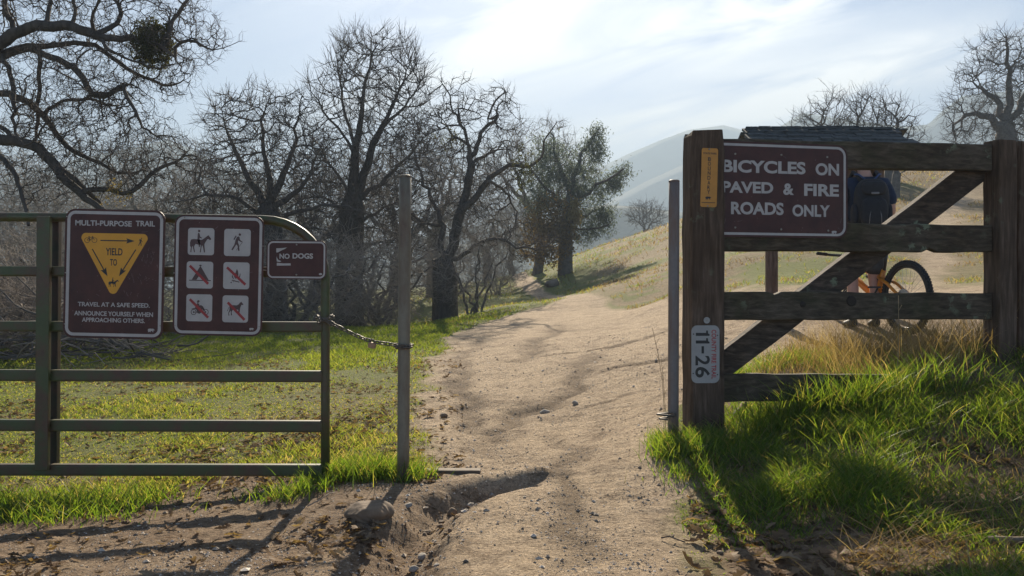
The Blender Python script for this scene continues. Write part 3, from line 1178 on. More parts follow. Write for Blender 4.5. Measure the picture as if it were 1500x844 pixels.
# ---- middle-distance oaks
def round_oak():
    T = Tree(202)
    d = 25.0
    b = on_ground(398, d)
    tr = T.limb([b - Vector((0, 0, .3)), P(398, 400, d), P(396, 340, d), P(393, 310, d)], .5, .36, None, .4)
    f = tr[-1]
    a = limb_px(T, [(378, 285), (360, 255), (342, 220), (330, 185), (325, 160)], d, .13, .016, f, (0, -1), .3, .03)
    limb_px(T, [(404, 280), (418, 250), (430, 215), (436, 180), (440, 150)], d, .13, .016, f, (0, 1), .3, .03)
    limb_px(T, [(395, 270), (388, 230), (384, 190), (390, 150)], d, .12, .016, f, (0, .6), .3, .03)
    limb_px(T, [(420, 296), (446, 270), (462, 240), (470, 215)], d, .11, .016, f, (0, -1), .3, .03)
    limb_px(T, [(370, 302), (330, 285), (290, 285), (255, 300)], d, .10, .014, tr[-3], (0, -1.5), .3, .04)
    limb_px(T, [(420, 312), (470, 300), (505, 302), (530, 310)], d, .09, .014, tr[-3], (0, -1.2), .3, .04)
    limb_px(T, [(380, 345), (330, 330), (280, 335), (240, 350)], d, .09, .014, tr[-5], (0, 1.5), .3, .04)
    limb_px(T, [(410, 345), (450, 330), (490, 340)], d, .08, .014, tr[-5], (0, -1.5), .3, .04)
    rng = T.rng
    att = blob_points(rng, [(382, 190, 72, 62), (340, 180, 48, 48), (432, 190, 48, 58), (388, 240, 100, 60), (330, 250, 60, 50), (450, 250, 45, 50), (380, 300, 130, 42), (260, 305, 45, 35), (490, 300, 40, 30), (380, 350, 120, 40)], d, 5200, .7, .25)
    T.colonize(att, 0.20, 0.25, 60, 0.24, 0.06)
    T.radii(0.011, 2.55)
    T.twigs(0.04, 2.3, 0.50, 4, 0.010, 2, 1.0, 0.16, 0.28, 1.6)
    T.build('oak_tree', 'dense round dark bare oak behind the pictogram sign', b, M['bark'], M['twig'], 0.085)


def tall_oak():
    T = Tree(303)
    d = 28.0
    b = on_ground(512, d)
    tr = T.limb([b - Vector((0, 0, .4)), P(511, 420, d), P(514, 340, d), P(517, 300, d)], .5, .40, None, .4)
    f = tr[-1]
    m1 = limb_px(T, [(519, 250), (524, 200), (530, 150), (538, 110), (545, 80)], d, .19, .018, f, (0, -.5), .35, .03)
    m2 = limb_px(T, [(532, 260), (545, 215), (556, 190), (575, 160), (592, 120), (600, 90)], d, .17, .018, f, (0, 1), .35, .03)
    limb_px(T, [(512, 190), (502, 150), (496, 110), (492, 80)], d, .07, .014, m1[4], (0, 1), .35, .03)
    limb_px(T, [(560, 185), (600, 150), (622, 110)], d, .07, .014, m2[6], (0, -1.5), .35, .03)
    limb_px(T, [(498, 190), (475, 165), (458, 140), (452, 120)], d, .06, .014, m1[3], (0, -1.2), .35, .03)
    limb_px(T, [(500, 262), (478, 238), (468, 210), (455, 200)], d, .07, .014, f, (0, 1.2), .35, .03)
    limb_px(T, [(545, 280), (580, 245), (612, 215), (628, 190)], d, .10, .014, f, (0, 1.5), .35, .03)
    limb_px(T, [(500, 300), (470, 285), (440, 295), (420, 305)], d, .07, .014, tr[-3], (0, -1.5), .35, .04)
    limb_px(T, [(540, 318), (575, 300), (605, 290)], d, .07, .014, tr[-3], (0, 1.5), .35, .04)
    limb_px(T, [(490, 350), (455, 345), (430, 360)], d, .06, .012, tr[-5], (0, 1.5), .35, .04)
    limb_px(T, [(540, 360), (570, 350), (590, 362)], d, .06, .012, tr[-5], (0, -1.5), .35, .04)
    rng = T.rng
    att = blob_points(rng, [(548, 100, 74, 56), (508, 110, 36, 52), (600, 130, 34, 52), (545, 160, 80, 60), (560, 70, 50, 24), (470, 140, 22, 30), (550, 220, 90, 50), (465, 215, 26, 40), (610, 210, 34, 45), (520, 285, 100, 40), (520, 345, 95, 40), (505, 250, 60, 40)], d, 5600, .75, .2)
    T.colonize(att, 0.21, 0.26, 60, 0.13, 0.12)
    T.radii(0.011, 2.5)
    T.twigs(0.04, 2.2, 0.60, 4, 0.0100, 2, 0.65, 0.30, 0.18, 1.6)
    T.build('oak_tree', 'tallest bare oak, fan-shaped crown, standing just left of the green pole', b, M['bark'], M['twig'], 0.085)


def gnarled_oak():
    T = Tree(404)
    d = 26.0
    b = on_ground(652, d)
    q = lambda pts: [(550 + x * .474, 80 + y * .474) for x, y in pts]
    tr = T.limb([b - Vector((0, 0, .4)), P(652, 440, d), P(652, 405, d), P(650, 385, d)], .42, .36, None, .3)
    f = tr[-1]
    px = d / F * .474 / 2
    K = {}
    def L(key, pts, w0, w1, start, dz=(0, 0)):
        st = f if start is None else T.nearest(P(550 + pts[0][0] * .474, 80 + pts[0][1] * .474, d + dz[0]), K[start])
        K[key] = limb_px(T, q(pts), d, w0 * px, min(w1, 2.2) * px, st, dz, .22, .03)
    L('A', [(228, 620), (245, 560), (262, 480), (288, 400), (291, 300), (281, 240), (262, 205), (240, 185), (228, 120), (208, 88)], 30, 7, None, (0, -.5))
    L('B', [(290, 330), (320, 265), (345, 212), (378, 205), (372, 170), (388, 130), (410, 150)], 19, 7, 'A', (-.3, .8))
    L('C', [(258, 490), (312, 440), (352, 380), (420, 332), (480, 352), (515, 318), (520, 260), (560, 215)], 24, 7, 'A', (-.2, -1.2))
    L('D', [(291, 335), (370, 300), (415, 290)], 14, 8, 'A', (-.3, 1.2))
    L('E', [(205, 560), (190, 470), (152, 410), (130, 330), (108, 270), (80, 240)], 22, 6, None, (0, 1))
    L('F', [(235, 640), (330, 580), (400, 560), (430, 602), (470, 592), (520, 602), (560, 558)], 16, 5, None, (0, -1.6))
    L('G', [(272, 210), (250, 160), (285, 168), (330, 190)], 9, 5, 'A', (-.4, .3))
    L('H', [(348, 212), (360, 150), (402, 105), (400, 150)], 10, 4, 'B', (.6, .2))
    L('I', [(196, 530), (140, 520), (100, 480), (60, 470)], 12, 4, 'E', (.4, -1))
    L('J', [(350, 385), (400, 420), (440, 480), (430, 540)], 12, 4, 'C', (-.8, .8))
    L('K', [(300, 290), (250, 260), (200, 200), (190, 150)], 10, 4, 'A', (-.3, 1.6))
    rng = T.rng
    att = blob_points(rng, [(660, 150, 42, 42), (740, 165, 30, 40), (690, 190, 60, 60), (615, 220, 45, 60), (740, 240, 45, 50), (660, 270, 95, 60), (600, 330, 50, 50), (700, 330, 75, 40), (760, 360, 55, 25), (630, 190, 30, 40), (725, 145, 26, 28)], d, 2300, .75, .2)
    T.colonize(att, 0.20, 0.26, 60, 0.5, 0.0)
    T.radii(0.010, 2.4)
    T.twigs(0.032, 1.6, 0.40, 4, 0.0085, 2, 1.2, 0.04, 0.7, 1.5)
    root = T.build('oak_tree', 'gnarled open-crowned bare oak beside the bend of the trail', b, M['bark'], M['twig'], 0.08)
    cs = np.array(P(764, 250, d - 1.2)) + rng.normal(0, 1, (70, 3)) * np.array([.16, .16, .28])
    leaf_part('mistletoe_clump', rng, cs, 7, 0.10, 0.3, 0.05, M['mistletoe'], root)
    cs = np.array(P(664, 205, d + .6)) + rng.normal(0, 1, (50, 3)) * np.array([.2, .2, .16])
    leaf_part('mistletoe_clump', rng, cs, 7, 0.10, 0.3, 0.05, M['mistletoe'], root)


round_oak()
tall_oak()
gnarled_oak()


def gum_tree():
    T = Tree(505)
    d = 44.0
    b = on_ground(828, d)
    tr = T.limb([b - Vector((0, 0, .4)), P(828, 370, d), P(830, 330, d), P(834, 300, d)], .42, .3, None, .5)
    f = tr[-1]
    A = limb_px(T, [(838, 270), (845, 240), (858, 215), (872, 196), (879, 188)], d, .16, .04, f, (0, 0), .5, .05)
    B = limb_px(T, [(850, 290), (870, 275), (890, 262), (905, 252), (917, 247)], d, .12, .04, f, (0, -1), .5, .05)
    C = limb_px(T, [(828, 270), (818, 240), (810, 215), (805, 190)], d, .14, .04, f, (0, 1.5), .5, .06)
    D = limb_px(T, [(815, 290), (795, 270), (780, 250)], d, .1, .04, f, (0, -1), .5, .06)
    E = limb_px(T, [(850, 320), (870, 310), (885, 300), (893, 318)], d, .08, .03, tr[-2], (0, 1), .5, .06)
    G = limb_px(T, [(855, 338), (875, 335), (892, 330)], d, .07, .03, tr[-3], (0, -1), .5, .06)
    H = limb_px(T, [(800, 330), (780, 320), (765, 318)], d, .1, .03, tr[-3], (0, 1), .5, .06)
    rng = T.rng
    blobs = [(878, 192, 10, 10), (868, 215, 15, 12), (876, 228, 12, 12), (850, 232, 22, 22), (842, 262, 26, 24), (866, 256, 16, 12), (884, 266, 16, 10), (917, 249, 9, 9),
             (892, 272, 18, 9), (862, 285, 28, 12), (886, 302, 16, 10), (888, 320, 16, 9), (880, 338, 18, 10), (864, 320, 22, 14), (810, 240, 26, 30), (792, 262, 28, 30), (815, 285, 34, 30), (780, 290, 22, 26),
             (835, 300, 26, 30), (800, 215, 20, 18), (858, 344, 22, 12)]
    att = blob_points(rng, blobs, d, 1000, 1.0, 0, .7)
    T.colonize(att, 0.38, 0.45, 60, 0.3, 0.05)
    T.radii(0.012, 2.2)
    T.twigs(0.03, 1.0, 0.6, 3, 0.01, 1, 1.0, 0.1, .3)
    root = T.build('eucalyptus_tree', 'leafy grey green eucalyptus at the bend of the trail', b, M['bark_grey'], M['twig'], 0.09)
    blobs += [(905, 258, 10, 7), (872, 205, 12, 14), (893, 318, 12, 7), (900, 268, 10, 8)]
    cs = blob_points(rng, blobs, d, 560, 1.0, 0.5, .55)
    leaf_part('foliage', rng, cs, 30, 0.19, 0.24, 0.19, M['gum_leaf'], root, 0.9)
    rb = [(805, 315, 34, 30), (815, 350, 28, 28), (790, 340, 24, 24), (780, 370, 18, 14), (826, 330, 18, 30), (800, 375, 20, 14)]
    cs = blob_points(rng, rb, d - 1, 340, 1.0, 0.2)
    leaf_part('brown_foliage', rng, cs, 12, 0.24, 0.3, 0.22, M['rust_leaf'], root, 0.3)
    cs = blob_points(rng, [(843, 312, 7, 20)], d - 1.5, 60, 1.0, 0.2)
    leaf_part('yellow_foliage', rng, cs, 12, 0.2, 0.3, 0.12, M['yellow_leaf'], root, 0.5)


gum_tree()


# ---- trees on the ridge at the right
def ridge_tree(seed, px, d, blobs, label, base=.35, limbs=(), mat='bark_grey', n=1400, tip=.014, tw=.9, group=None, st=None):
    T = Tree(seed)
    b = on_ground(px, d)
    zt = max(bl[1] for bl in blobs)
    top = (np.mean([bl[0] for bl in blobs]), np.mean([bl[1] for bl in blobs]))
    gpy = HY - (b.z - EYE) / d * F
    tr = T.limb([b - Vector((0, 0, .4)), P(px, gpy - (gpy - top[1]) * .35, d), P(px + (top[0] - px) * .3, gpy - (gpy - top[1]) * .6, d)], base, base * .7, None, .5)
    for L in limbs:
        limb_px(T, L, d, base * .4, base * .08, tr[-1 - T.rng.integers(0, 2)], (0, T.rng.uniform(-2, 2)), .4, .08)
    att = blob_points(T.rng, blobs, d, n, .8, .2)
    st = st or d * .0072
    T.colonize(att, st, st * 1.25, 60, 0.4, 0.05)
    T.radii(tip, 2.45)
    T.twigs(tip * 3.2, 2.0, tw, 4, tip * .85, 2, 1.0, .10, .5, 1.5)
    return T.build('oak_tree', label, b, M[mat], M['twig'], base * .2, group)


ridge_tree(611, 1476, 46, [(1470, 75, 44, 32), (1440, 110, 45, 28), (1420, 150, 40, 24), (1490, 130, 60, 45), (1400, 175, 22, 22), (1440, 185, 55, 25), (1520, 90, 40, 45), (1410, 205, 30, 18), (1500, 190, 50, 35)],
           'big spreading bare oak above the right end of the fence', .62, [[(1462, 150), (1440, 128), (1420, 122)], [(1480, 120), (1478, 85), (1472, 62)], [(1450, 170), (1420, 165), (1400, 185)], [(1500, 140), (1520, 110)]], 'bark_grey', 3600, .017, .9)
ridge_tree(622, 1215, 43, [(1215, 170, 24, 30), (1200, 180, 30, 24), (1170, 180, 14, 10), (1225, 150, 16, 14), (1210, 215, 35, 20)], 'hazy bare oak above the left part of the shingled kiosk roof', .30, [], 'bark_grey', 1700, .017, .9)
ridge_tree(633, 1262, 41, [(1262, 160, 22, 28), (1250, 185, 28, 24), (1270, 145, 20, 14), (1262, 215, 30, 20)], 'upright bare oak above the middle of the kiosk roof', .32, [], 'bark_grey', 1700, .017, .9)
ridge_tree(644, 1304, 39, [(1300, 165, 24, 24), (1320, 180, 20, 20), (1290, 190, 24, 20), (1312, 215, 34, 20), (1340, 195, 16, 14)], 'bare oak above the right end of the kiosk roof', .30, [], 'bark_grey', 1700, .017, .9)
ridge_tree(655, 1310, 34, [(1310, 235, 36, 16), (1340, 222, 24, 12), (1282, 232, 24, 12), (1355, 240, 18, 10)], 'low bare tree seen under the top rail beside the hiker', .22, [], 'bark_grey', 500, .012, .6)
ridge_tree(666, 945, 105, [(945, 310, 22, 14), (930, 316, 14, 10), (962, 312, 16, 11), (948, 325, 26, 9)], 'small round oak far off on the crest of the grassy slope', .5, [], 'bark_grey', 1500, .026, 1.1, None, .36)

# ---- pale woodland behind, copied from three grown trees
def proto(seed, h, w, kind, mats, n, label):
    """a bare tree standing at the origin of its own Empty"""
    T = Tree(seed)
    rng = T.rng
    if kind == 'tree':
        tr = T.limb([(0, 0, -.3), (.05 * w, 0, h * .2), (0, .05, h * .36)], .3, .2, None, .35)
        for k in range(5):
            a = k * 1.257 + rng.uniform(-.3, .3)
            T.limb([(math.cos(a) * w * .14, math.sin(a) * w * .14, h * .5), (math.cos(a) * w * .3, math.sin(a) * w * .3, h * rng.uniform(.6, .75))], .13, .05, tr[-1], .35, .05)
        c, sc = np.array([0, 0, h * .62]), np.array([w * .5, w * .5, h * .38])
        base, st, tip = .3, .24, .010
    else:
        for k in range(6):
            a = k * 1.05 + rng.uniform(-.4, .4)
            T.limb([(rng.uniform(-.2, .2), rng.uniform(-.2, .2), -.2), (math.cos(a) * w * .2, math.sin(a) * w * .2, h * .4), (math.cos(a) * w * .36, math.sin(a) * w * .36, h * .7)], .05, .02, None, .2, .04)
        c, sc = np.array([0, 0, h * .5]), np.array([w * .5, w * .5, h * .5])
        base, st, tip = None, .15, .006
    att = c + unit(rng.normal(0, 1, (n, 3))) * (rng.uniform(.2, 1, (n, 1)) ** .5) * sc
    att = att[att[:, 2] > .15]
    T.colonize(att, st, st * 1.25, 50, .45, .05)
    T.radii(tip, 2.25)
    T.twigs(tip * 3.2, 1.5, h * .09 if kind == 'tree' else .45, 4, tip * .8, 2, 1.1, .1, .45, 1.2)
    return T.build('bare_tree' if kind == 'tree' else 'bare_shrub', label, (0, 0, 0), M[mats[0]], M[mats[1]], .06 if kind == 'tree' else .018, None, 'tree' if kind == 'tree' else 'shrub')


def copy_tree(o):
    c = o.copy()
    COL.objects.link(c)
    for ch in o.children:
        k = ch.copy()
        COL.objects.link(k)
        k.parent = c
    return c


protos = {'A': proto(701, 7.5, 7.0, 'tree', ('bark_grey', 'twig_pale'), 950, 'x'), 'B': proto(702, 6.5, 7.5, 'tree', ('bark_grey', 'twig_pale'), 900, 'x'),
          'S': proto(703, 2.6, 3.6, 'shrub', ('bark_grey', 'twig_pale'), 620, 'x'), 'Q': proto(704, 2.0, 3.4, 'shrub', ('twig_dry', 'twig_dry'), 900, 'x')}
PH = {'A': 7.5, 'B': 6.5, 'S': 2.6, 'Q': 2.0}
used = set()


def stand(kind, px, d, top_row, rz, label, group, wide=1.0):
    """a copy whose top reaches the photo row top_row"""
    b = on_ground(px, d)
    top = EYE + (HY - top_row) / F * d
    s = max(0.3, (top - b.z)) / PH[kind]
    o = protos[kind] if kind not in used else copy_tree(protos[kind])
    used.add(kind)
    o.location = b
    o.scale = (s * wide, s * wide, s)
    o.rotation_euler = (0, 0, rz)
    tag(o, label, 'tree' if kind in 'AB' else 'shrub', group)


G1 = 'pale bare trees of the creek wood'
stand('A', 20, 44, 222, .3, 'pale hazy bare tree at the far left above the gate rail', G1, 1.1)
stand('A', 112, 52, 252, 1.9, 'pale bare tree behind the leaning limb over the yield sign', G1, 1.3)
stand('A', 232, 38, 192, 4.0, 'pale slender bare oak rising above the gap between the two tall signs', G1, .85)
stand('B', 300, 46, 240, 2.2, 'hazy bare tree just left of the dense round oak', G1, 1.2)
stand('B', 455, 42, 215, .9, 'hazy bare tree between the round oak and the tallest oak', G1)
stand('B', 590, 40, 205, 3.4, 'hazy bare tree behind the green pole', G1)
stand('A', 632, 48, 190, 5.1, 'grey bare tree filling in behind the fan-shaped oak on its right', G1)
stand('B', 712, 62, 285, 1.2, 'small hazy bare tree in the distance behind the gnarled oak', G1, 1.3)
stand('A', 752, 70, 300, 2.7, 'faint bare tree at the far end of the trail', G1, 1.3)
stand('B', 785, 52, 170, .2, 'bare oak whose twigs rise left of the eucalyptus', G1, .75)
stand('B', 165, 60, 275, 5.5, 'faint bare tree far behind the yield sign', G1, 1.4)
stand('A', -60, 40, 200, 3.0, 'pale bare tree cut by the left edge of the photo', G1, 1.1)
G2 = 'leafless thicket behind the meadow'
for i, (k, px, d, top, rz, lab, wd) in enumerate([
        ('S', -20, 15, 345, .4, 'thicket shrub at the far left behind the gate', 1.3), ('S', 75, 20, 335, 1.4, 'thicket shrub behind the gate upright', 1.3), ('S', 20, 22, 300, 1.0, 'tall thicket shrub left of the gate upright', 1.0),
        ('S', 165, 21, 320, 2.3, 'thicket shrub mostly hidden by the yield sign', 1.2),
        ('S', 330, 21, 350, 4.2, 'thicket shrub mostly hidden by the pictogram sign', 1.3), ('S', 428, 21, 340, 5.0, 'thicket shrub under the small dog sign', 1.3),
        ('S', 480, 24, 330, 5.8, 'thicket shrub behind the rounded end of the gate', 1.1), ('S', 555, 26, 350, .9, 'thicket shrub just left of the green pole', 1.2), 
        ('S', 694, 25.5, 330, 3.7, 'leaning many-stemmed shrub to the right of the gnarled oak trunk', .8), ('S', 728, 40, 372, 1.1, 'small grey shrub by the far bend of the trail', 1.1),
        ('S', 540, 34, 320, 4.4, 'thicket shrub behind the trunk of the tallest oak', 1.4), ('S', 660, 36, 350, 5.2, 'thicket shrub behind the gnarled oak trunk', 1.2),
        ('Q', 35, 13.5, 405, .2, 'dry tangled brush left of the gate upright', 1.5), ('Q', 130, 14.5, 420, 1.7, 'dry tangled brush below the yield sign', 1.5), ('Q', 250, 18.5, 430, 2.9, 'dry tangled brush behind the gap between the tall signs', 1.4),
        ('Q', -60, 13, 400, 3.9, 'dry tangled brush at the left edge of the photo', 1.5), ('Q', 440, 21, 420, 4.7, 'dry tangled brush under the dog sign', 1.5), ('Q', 90, 17, 380, 5.3, 'taller dry brush right of the gate upright', 1.3), ('Q', 545, 24, 425, .6, 'dry brush between gate end and green pole', 1.4)]):
    stand(k, px, d, top, rz, lab, G2, wd)


# ---- a heap of fallen branches at the meadow edge
def brush_heap():
    rng = np.random.default_rng(31)
    b = on_ground(85, 12.2)
    mb_big, mb = MB(), MB()
    root = empty('branch_pile', b, 'heap of fallen pale branches lying at the meadow edge behind the gate', 'branch pile')
    for i in range(230):
        x = rng.uniform(-1.7, 1.5)
        y = rng.uniform(-.5, .9)
        z = rng.uniform(0.0, .75) * max(.15, 1 - abs(x) / 1.9) + (gz(b.x + x, b.y + y) - b.z)
        a = rng.uniform(0, 2 * math.pi)
        L = rng.uniform(.5, 1.7)
        el = rng.normal(0, .25)
        pts = [np.array([x, y, z])]
        dirv = np.array([math.cos(a) * math.cos(el), math.sin(a) * math.cos(el) * .6, math.sin(el)])
        for k in range(6):
            dirv = unit(dirv + rng.normal(0, .22, 3))
            pts.append(pts[-1] + dirv * L / 6)
        r = rng.uniform(.005, .018)
        (mb_big if r > .013 else mb).tube(pts, [r * (1 - .12 * k) for k in range(7)], 5)
    mb_big.build('boughs', M['bark_grey'], root, True)
    mb.build('twigs', M['twig_dry'], root, True)


brush_heap()
# ------------------------------------------------------------------ flat artwork helpers
class Face:
    """a sign's own plane: u right, v up, w towards the viewer; photo pixels are traced onto it"""
    def __init__(s, px, py, d, yaw=0.0, roll=0.0):
        s.o = P(px, py, d)
        cy_, sy = math.cos(R(yaw)), math.sin(R(yaw))
        s.M = Matrix(((cy_, sy, 0), (sy, -cy_, 0), (0, 0, 1))).transposed()   # placeholder, replaced below
        u = Vector((cy_, sy, 0))
        w = Vector((sy, -cy_, 0))
        v = Vector((0, 0, 1))
        a = R(roll)                                                         # clockwise as seen
        u2 = u * math.cos(a) - v * math.sin(a)
        v2 = v * math.cos(a) + u * math.sin(a)
        s.u, s.v, s.w = u2, v2, w
        # object axes: x=u, z=v, y=-w
        s.rot = Matrix((u2, -w, v2)).transposed().to_4x4()

    def uv(s, px, py):
        r = Vector(((px - CX) / F, 1.0, -(py - HY) / F))
        c = Vector((0, 0, EYE))
        t = (s.o - c).dot(s.w) / r.dot(s.w)
        k = c + r * t - s.o
        return (k.dot(s.u), k.dot(s.v))

    def root(s, name, label, cat, group=None):
        o = empty(name, (0, 0, 0), label, cat, group)
        o.matrix_world = Matrix.Translation(s.o) @ s.rot
        return o


def poly_area(L):
    return sum(L[i][0] * L[(i + 1) % len(L)][1] - L[(i + 1) % len(L)][0] * L[i][1] for i in range(len(L))) / 2


def slab(name, loops, w0, w1, mat, parent, rings=()):
    """flat shapes w0..w1 towards the viewer; loops in (u,v); rings are (outer, inner) pairs of equal length"""
    bm = bmesh.new()
    for L in loops:
        if poly_area(L) < 0:
            L = L[::-1]
        a = [bm.verts.new((u, -w1, v)) for u, v in L]
        b = [bm.verts.new((u, -w0, v)) for u, v in L]
        bm.faces.new(a)
        bm.faces.new(b[::-1])
        n = len(L)
        for i in range(n):
            j = (i + 1) % n
            bm.faces.new((a[j], a[i], b[i], b[j]))
    for Lo, Li in rings:
        n = len(Lo)
        a = [bm.verts.new((u, -w1, v)) for u, v in Lo]
        b = [bm.verts.new((u, -w1, v)) for u, v in Li]
        a2 = [bm.verts.new((u, -w0, v)) for u, v in Lo]
        b2 = [bm.verts.new((u, -w0, v)) for u, v in Li]
        for i in range(n):
            j = (i + 1) % n
            bm.faces.new((a[i], a[j], b[j], b[i]))
            bm.faces.new((a2[i], a2[j], a[j], a[i]))
            bm.faces.new((b2[j], b2[i], b[i], b[j]))
    bmesh.ops.recalc_face_normals(bm, faces=bm.faces)
    me = bpy.data.meshes.new(name)
    bm.to_mesh(me)
    bm.free()
    return link(name, me, mat, parent)


def rrect(x0, y0, x1, y1, r, n=7):
    out = []
    for cx, cy_, a0 in ((x1 - r, y1 - r, 0), (x0 + r, y1 - r, 90), (x0 + r, y0 + r, 180), (x1 - r, y0 + r, 270)):
        for k in range(n):
            a = R(a0 + 90 * k / (n - 1))
            out.append((cx + r * math.cos(a), cy_ + r * math.sin(a)))
    return out


def disc(cx, cy_, r, n=16, sx=1.0):
    return [(cx + r * sx * math.cos(2 * math.pi * k / n), cy_ + r * math.sin(2 * math.pi * k / n)) for k in range(n)]


def bar2(a, b, w):
    (ax, ay), (bx, by) = a, b
    L = math.hypot(bx - ax, by - ay)
    nx, ny = -(by - ay) / L * w / 2, (bx - ax) / L * w / 2
    return [(ax + nx, ay + ny), (bx + nx, by + ny), (bx - nx, by - ny), (ax - nx, ay - ny)]


_text_cache = {}


def text_mesh(txt, bold):
    cu = bpy.data.curves.new('lettering', 'FONT')
    cu.body = txt
    cu.offset = bold
    cu.extrude = 0.01
    cu.resolution_u = 4
    ob = bpy.data.objects.new('lettering', cu)
    COL.objects.link(ob)
    bpy.context.view_layer.update()
    dg = bpy.context.evaluated_depsgraph_get()
    me = bpy.data.meshes.new_from_object(ob.evaluated_get(dg))
    bpy.data.objects.remove(ob)
    bpy.data.curves.remove(cu)
    return me


def letter(lines, w, mat, parent, name='lettering', turn=False, each=False):
    """lines: (text, u0, u1, v0, v1, bold): each fitted to its box; one mesh"""
    if each:
        return [letter([ln], w, mat, parent, name, turn) for ln in lines]
    Vs, Fs, n = [], [], 0
    for txt, u0, u1, v0, v1, bold in lines:
        me = text_mesh(txt, bold)
        V = np.array([v.co[:] for v in me.vertices])
        lo, hi = V.min(0), V.max(0)
        a = (V[:, 0] - lo[0]) / (hi[0] - lo[0])
        b = (V[:, 1] - lo[1]) / (hi[1] - lo[1])
        ww = (V[:, 2] - lo[2]) / (hi[2] - lo[2] + 1e-9)
        if turn:                                    # reads downwards
            U, W_ = u1 - (1 - b) * (u1 - u0), v1 - a * (v1 - v0)
        else:
            U, W_ = u0 + a * (u1 - u0), v0 + b * (v1 - v0)
        Vs.append(np.stack([U, -(w - 0.0006 + ww * 0.0012), W_], -1))
        Fs += [tuple(i + n for i in p.vertices) for p in me.polygons]
        n += len(V)
        bpy.data.meshes.remove(me)
    me = bpy.data.meshes.new(name)
    me.from_pydata([tuple(v) for v in np.concatenate(Vs)], [], Fs)
    me.update()
    return link(name, me, mat, parent)


def bolts(pts, w, r, parent, mat='bolt'):
    for u, v in pts:
        mb = MB()
        mb.tube([(u, -w + .001, v), (u, -w - .0035, v), (u, -w - .0045, v)], [r, r, r * .6], 10)
        mb.build('bolt', M[mat], parent, True)


BEAR = [(-10, 1), (-9, 4), (-6, 5.2), (-2, 5.5), (2, 5), (5, 5.6), (6.2, 4.6), (9, 2.6), (10, 1), (8.4, .2), (6.4, .4), (6, -2), (6.8, -4.6), (4.2, -4.6), (3.6, -1.6), (1, -1), (-1.6, -1.6), (-1.4, -4.6), (-4, -4.6),
        (-4.8, -1.6), (-6.4, -4.6), (-9, -4.6), (-8.6, -1)]


def bear(parent, cu, cv, half, w, mat):
    k = half / 10
    return slab('bear_emblem', [[(cu + x * k, cv + y * k) for x, y in BEAR]], w - .0005, w + .0006, mat, parent)


# pictograms traced in 0..100 boxes (x right, y down)
def horse_rider(fx):
    horse = [(10, 48), (13, 43), (22, 41), (34, 42), (46, 44), (54, 43), (62, 38), (72, 30), (78, 26), (80, 29), (88, 39), (87, 43), (83, 44), (78, 40), (74, 41), (66, 53), (63, 60), (64, 73), (66, 90), (62, 90), (58, 70), (54, 63),
             (52, 72), (50, 90), (46, 90), (49, 72), (49, 62), (42, 62), (30, 59), (25, 66), (24, 72), (28, 90), (24, 90), (20, 72), (19, 66), (15, 74), (14, 90), (10, 90), (12, 72), (9, 68), (8, 56)]
    rider = [(37, 22), (40, 17), (44, 21), (46, 31), (54, 37), (51, 39), (44, 36), (45, 44), (47, 56), (46, 70), (42, 70), (41, 58), (36, 46)]
    return [[fx(*p) for p in horse], [fx(*p) for p in rider], [fx(*p) for p in disc(42, 11, 4.4)]]


def hiker(fx, staff=True):
    body = [(48, 30), (54, 27), (58, 30), (60, 40), (70, 47), (69, 49.5), (58, 45), (54, 42), (52, 48), (56, 58), (59, 80), (53, 80), (51, 62), (46, 57), (42, 64), (33, 79), (28, 76), (38, 60), (41, 50), (43, 40)]
    pack = [(43, 24), (47, 26), (39, 41), (35, 38.5)]
    out = [[fx(*p) for p in body], [fx(*p) for p in pack], [fx(*p) for p in disc(59, 20.5, 4.6)]]
    if staff:
        out.append([fx(*p) for p in bar2((69, 49), (46, 79), 1.3)])
    return out


def tent(fx):
    return [[fx(*p) for p in L] for L in ([(52, 16), (84, 68), (66, 68), (50, 50), (38, 68), (20, 68)], [(10, 68.5), (92, 68.5), (92, 72), (10, 72)], [(49, 12), (55, 12), (57, 17), (47, 17)])]


def campfire(fx):
    return [[fx(*p) for p in L] for L in ([(52, 24), (57, 36), (58, 48), (54, 58), (48, 62), (42, 55), (42, 47), (47, 38)], [(35, 46), (33, 53), (36, 60), (42, 64), (38, 56)], [(64, 38), (66, 46), (64, 55), (58, 61), (62, 50)],
                                          bar2((33, 67), (62, 74), 3.6), [(28, 74), (34, 73), (32, 79), (29, 78)], [(37, 72), (42, 72), (40, 75)], [(68, 73), (72, 75), (70, 78)])]


def motorbike(fx):
    body = [(20, 54), (34, 50), (38, 40), (44, 32), (50, 36), (50, 41), (58, 40), (64, 44), (70, 54), (66, 58), (62, 56), (60, 66), (52, 72), (44, 70), (40, 58), (34, 54), (22, 56)]
    head = [(41, 27), (44, 22), (49, 22), (52, 27), (48, 28), (48, 31), (43, 32)]
    return [[fx(*p) for p in body], [fx(*p) for p in head], [fx(*p) for p in bar2((64, 48), (74, 65), 3)], [fx(*p) for p in bar2((29, 66), (44, 66), 3)], [fx(*p) for p in disc(75, 65, 3)], [fx(*p) for p in disc(29, 66, 3.4)]], \
        [([fx(*p) for p in disc(29, 66, 11, 20)], [fx(*p) for p in disc(29, 66, 8.4, 20)]), ([fx(*p) for p in disc(75, 65, 11.5, 20)], [fx(*p) for p in disc(75, 65, 9, 20)])]


